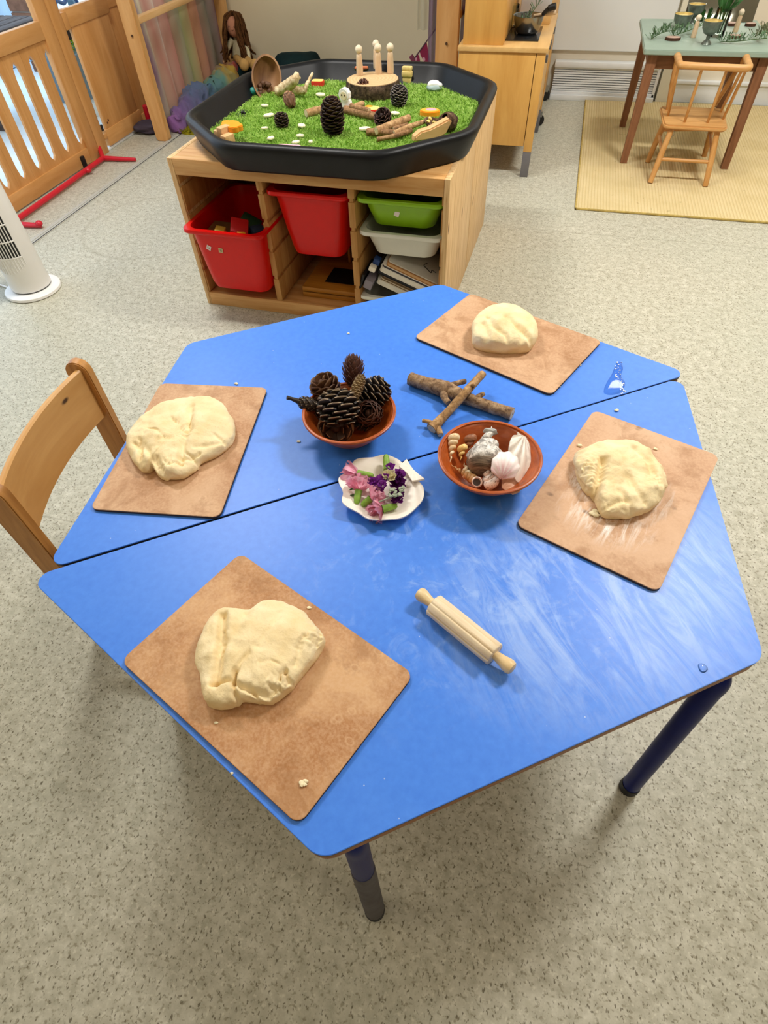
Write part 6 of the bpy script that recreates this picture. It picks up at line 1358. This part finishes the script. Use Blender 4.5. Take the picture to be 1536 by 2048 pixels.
for (bp, tp, r_) in TPS:
    b = at(bp[0], bp[1], .245); bm = NB(); tube(bm, [b - o0, (b.lerp(L_(*tp, .465) + o0, .5)) - o0, L_(*tp, .465)], [r_ * .9, r_ * 1.1, r_ * .9], 10); obj('spindle', bm, sz_, c)
LG = [((.53, 3.375), (.495, 3.30)), ((.73, 3.37), (.752, 3.30)), ((.53, 3.60), (.492, 3.575)), ((.745, 3.60), (.785, 3.71))]
for tpt, ft in LG:
    bm = NB(); tube(bm, [L_(ft[0], ft[1], RZ), L_(*tpt, .13).lerp(L_(ft[0], ft[1], .13), .5), L_(*tpt, .232)], [.0125, .014, .0125], 12); obj('leg', bm, sz_, c)
def on(i, z): tpt, ft = LG[i]; return L_(*ft, RZ).lerp(L_(*tpt, .232), z / .232)
for a, b, z in ((0, 1, .1), (2, 3, .15), (0, 2, .125), (1, 3, .125)):
    bm = NB(); tube(bm, [on(a, z), on(b, z)], .008, 10); obj('stretcher', bm, sc, c)
bm = NB(); tube(bm, [L_(.545, 3.42, .228), L_(.545, 3.42, .2)], .0015, 6); tube(bm, [L_(.545 + .012 * math.cos(i * PI / 8), 3.42, .188 + .012 * math.sin(i * PI / 8)) for i in range(17)], .0018, 6); obj('hanging_ring', bm, steel, c)
# things on the green table
TT = RZ + .4805
def T(px, py, dz=0.0): return at(px, py, TT + dz)
pew = plain('pewter', '#757d74', .35, .5, .6, var=.3, scale=40); gold = plain('gold_lining', '#e6cf86', .35, .5, .5, var=.15, scale=60)
def goblet(label, px, py, R_, H_, foot):
    b = T(px, py); r = thing('goblet', label, 'bowl', (b.x, b.y, TT), 0)
    bm = NB(); z0 = H_ * .38 if foot else 0
    pr = ([(0, 0), (R_ * .55, 0), (R_ * .5, .005), (R_ * .2, z0 * .5), (R_ * .22, z0)] if foot else [(0, 0), (R_ * .5, 0)]) + [(R_ * .6, z0 + (H_ - z0) * .12), (R_ * .92, z0 + (H_ - z0) * .5), (R_, H_), (R_ * .95, H_), (R_ * .87, z0 + (H_ - z0) * .5), (R_ * .5, z0 + (H_ - z0) * .2), (0, z0 + (H_ - z0) * .17)]
    lathe(bm, pr, 36); obj('cup', bm, pew, r, 50)
    bm = NB(); lathe(bm, [(R_ * .93, H_ * .995), (R_ * .865, z0 + (H_ - z0) * .5), (R_ * .49, z0 + (H_ - z0) * .215), (0, z0 + (H_ - z0) * .185)], 32, None, 0, 1, 1, False); obj('gold_lining', bm, gold, r, 60)
    bm = NB(); lathe(bm, [(0, H_ * .8), (R_ * .88, H_ * .8), (R_ * .88, H_ * .81), (0, H_ * .81)], 32); obj('filling', bm, plain('candle_wax', '#e6d191', .5), r, 60); return r
goblet('gold-lined pewter goblet standing on a foot at the front of the green table', 1412, 88, .042, .085, True)
goblet('wide pewter bowl with a gold lining at the left of the green table', 1361, 54, .045, .052, False)
goblet('gold-lined pewter goblet at the back of the green table before the mirror', 1384, 46, .042, .075, True)
b = T(1386, 75); peg('peg doll standing among the bowls on the green table', b, topz(b, 1394, 28) - b.z, 1)
b = T(1470, 64); peg('peg doll standing in front of the mirror on the green table', b, topz(b, 1484, 17) - b.z, 1)
b = T(1432, 73); r = thing('glass_vase', 'clear glass vase of dark green leaves on the green table', 'vase', (b.x, b.y, TT)); vh = .105
bm = NB(); lathe(bm, [(0, 0), (.03, 0), (.032, .004), (.034, vh), (.032, vh), (.0295, .01), (0, .008)], 28); obj('glass', bm, GLASS, r, 50)
bm = NB(); q = random.Random(5)
for k in range(5): tube(bm, [(q.uniform(-.012, .012), q.uniform(-.012, .012), .012), (q.uniform(-.02, .02), q.uniform(-.02, .02), vh * 1.05)], .003, 6)
obj('stems', bm, dgreen, r)
lfd = plain('leaf_deep', '#4f8548', .45, .4, var=.3, scale=40)
for k in range(11):
    a = k * 2.4; t_ = q.uniform(.3, 1.0); bm = petal_bm(.026, .07, q, .1)
    M = Matrix.Translation((.012 * math.cos(a), .012 * math.sin(a), vh * .85)) @ Matrix.Rotation(a - PI / 2, 4, 'Z') @ Matrix.Rotation(t_, 4, 'X'); bmesh.ops.transform(bm, matrix=M, verts=bm.verts[:]); obj('leaf', bm, lfd, r, 180)
sprig('grey-green herb sprig at the left front of the green table', [T(1302, 78, .004), T(1325, 65, .02), T(1352, 60, .03)], 60, .035, 1)
sprig('herb sprig lying behind the left peg doll on the green table', [T(1345, 72, .004), T(1380, 60, .02), T(1405, 50, .03)], 50, .035, 2)
sprig('herb sprig trailing along the right front edge of the green table', [T(1440, 84, .004), T(1480, 82, .012), T(1534, 76, .02)], 70, .035, 3)
sprig('dry curly herb sprig at the right corner of the green table', [T(1508, 74, .004), T(1525, 66, .03), T(1540, 64, .03)], 50, .04, 6, plain('herb_dry', '#8c8f6c', .7, .2, var=.3))
barkd = plain('bark_disc', '#4b3327', .8, .1, var=.25, scale=60)
for lab, px, py, w_ in (('small bark-edged wood slice beside the front herb sprig', 1345, 80, .062), ('flat bark-edged wood slice at the front right of the green table', 1468, 76, .055), ('dark wood slice under the mirror on the green table', 1462, 51, .05), ('wood slice at the right foot of the mirror', 1500, 52, .045)):
    b = T(px, py); r = thing('wood_slice', lab, 'wood slice', (b.x, b.y, TT)); bm = NB(); lathe(bm, [(0, 0), (w_ / 2 * .97, 0), (w_ / 2, .004), (w_ / 2 * .97, .011), (0, .011)], 24, None, 0, 1.15, .8); obj('bark', bm, barkd, r, 50)
    bm = NB(); lathe(bm, [(0, .0108), (w_ / 2 * .9, .0108), (w_ / 2 * .88, .0122), (0, .0122)], 24, None, 0, 1.15, .8); obj('cut_face', bm, plain('slice_pink', '#b79a8a', .6), r, 50)
mirr = plain('mirror_glass', '#d8d8d0', .03, .5, 1.0, var=0.0)
r = thing('mirror', 'frameless rectangular mirror leaning at the back of the green table', 'mirror', (.705, 4.115, TT), .0, None, (math.radians(-14), 0, -.03))
bm = NB(); bx(bm, -.165, .165, -.001, .003, .0, .135); obj('backing', bm, plain('mirror_back', '#5a5a55', .6), r, 0)
bm = NB(); bx(bm, -.164, .164, -.0025, -.001, .001, .134); obj('reflecting_face', bm, mirr, r, 0)
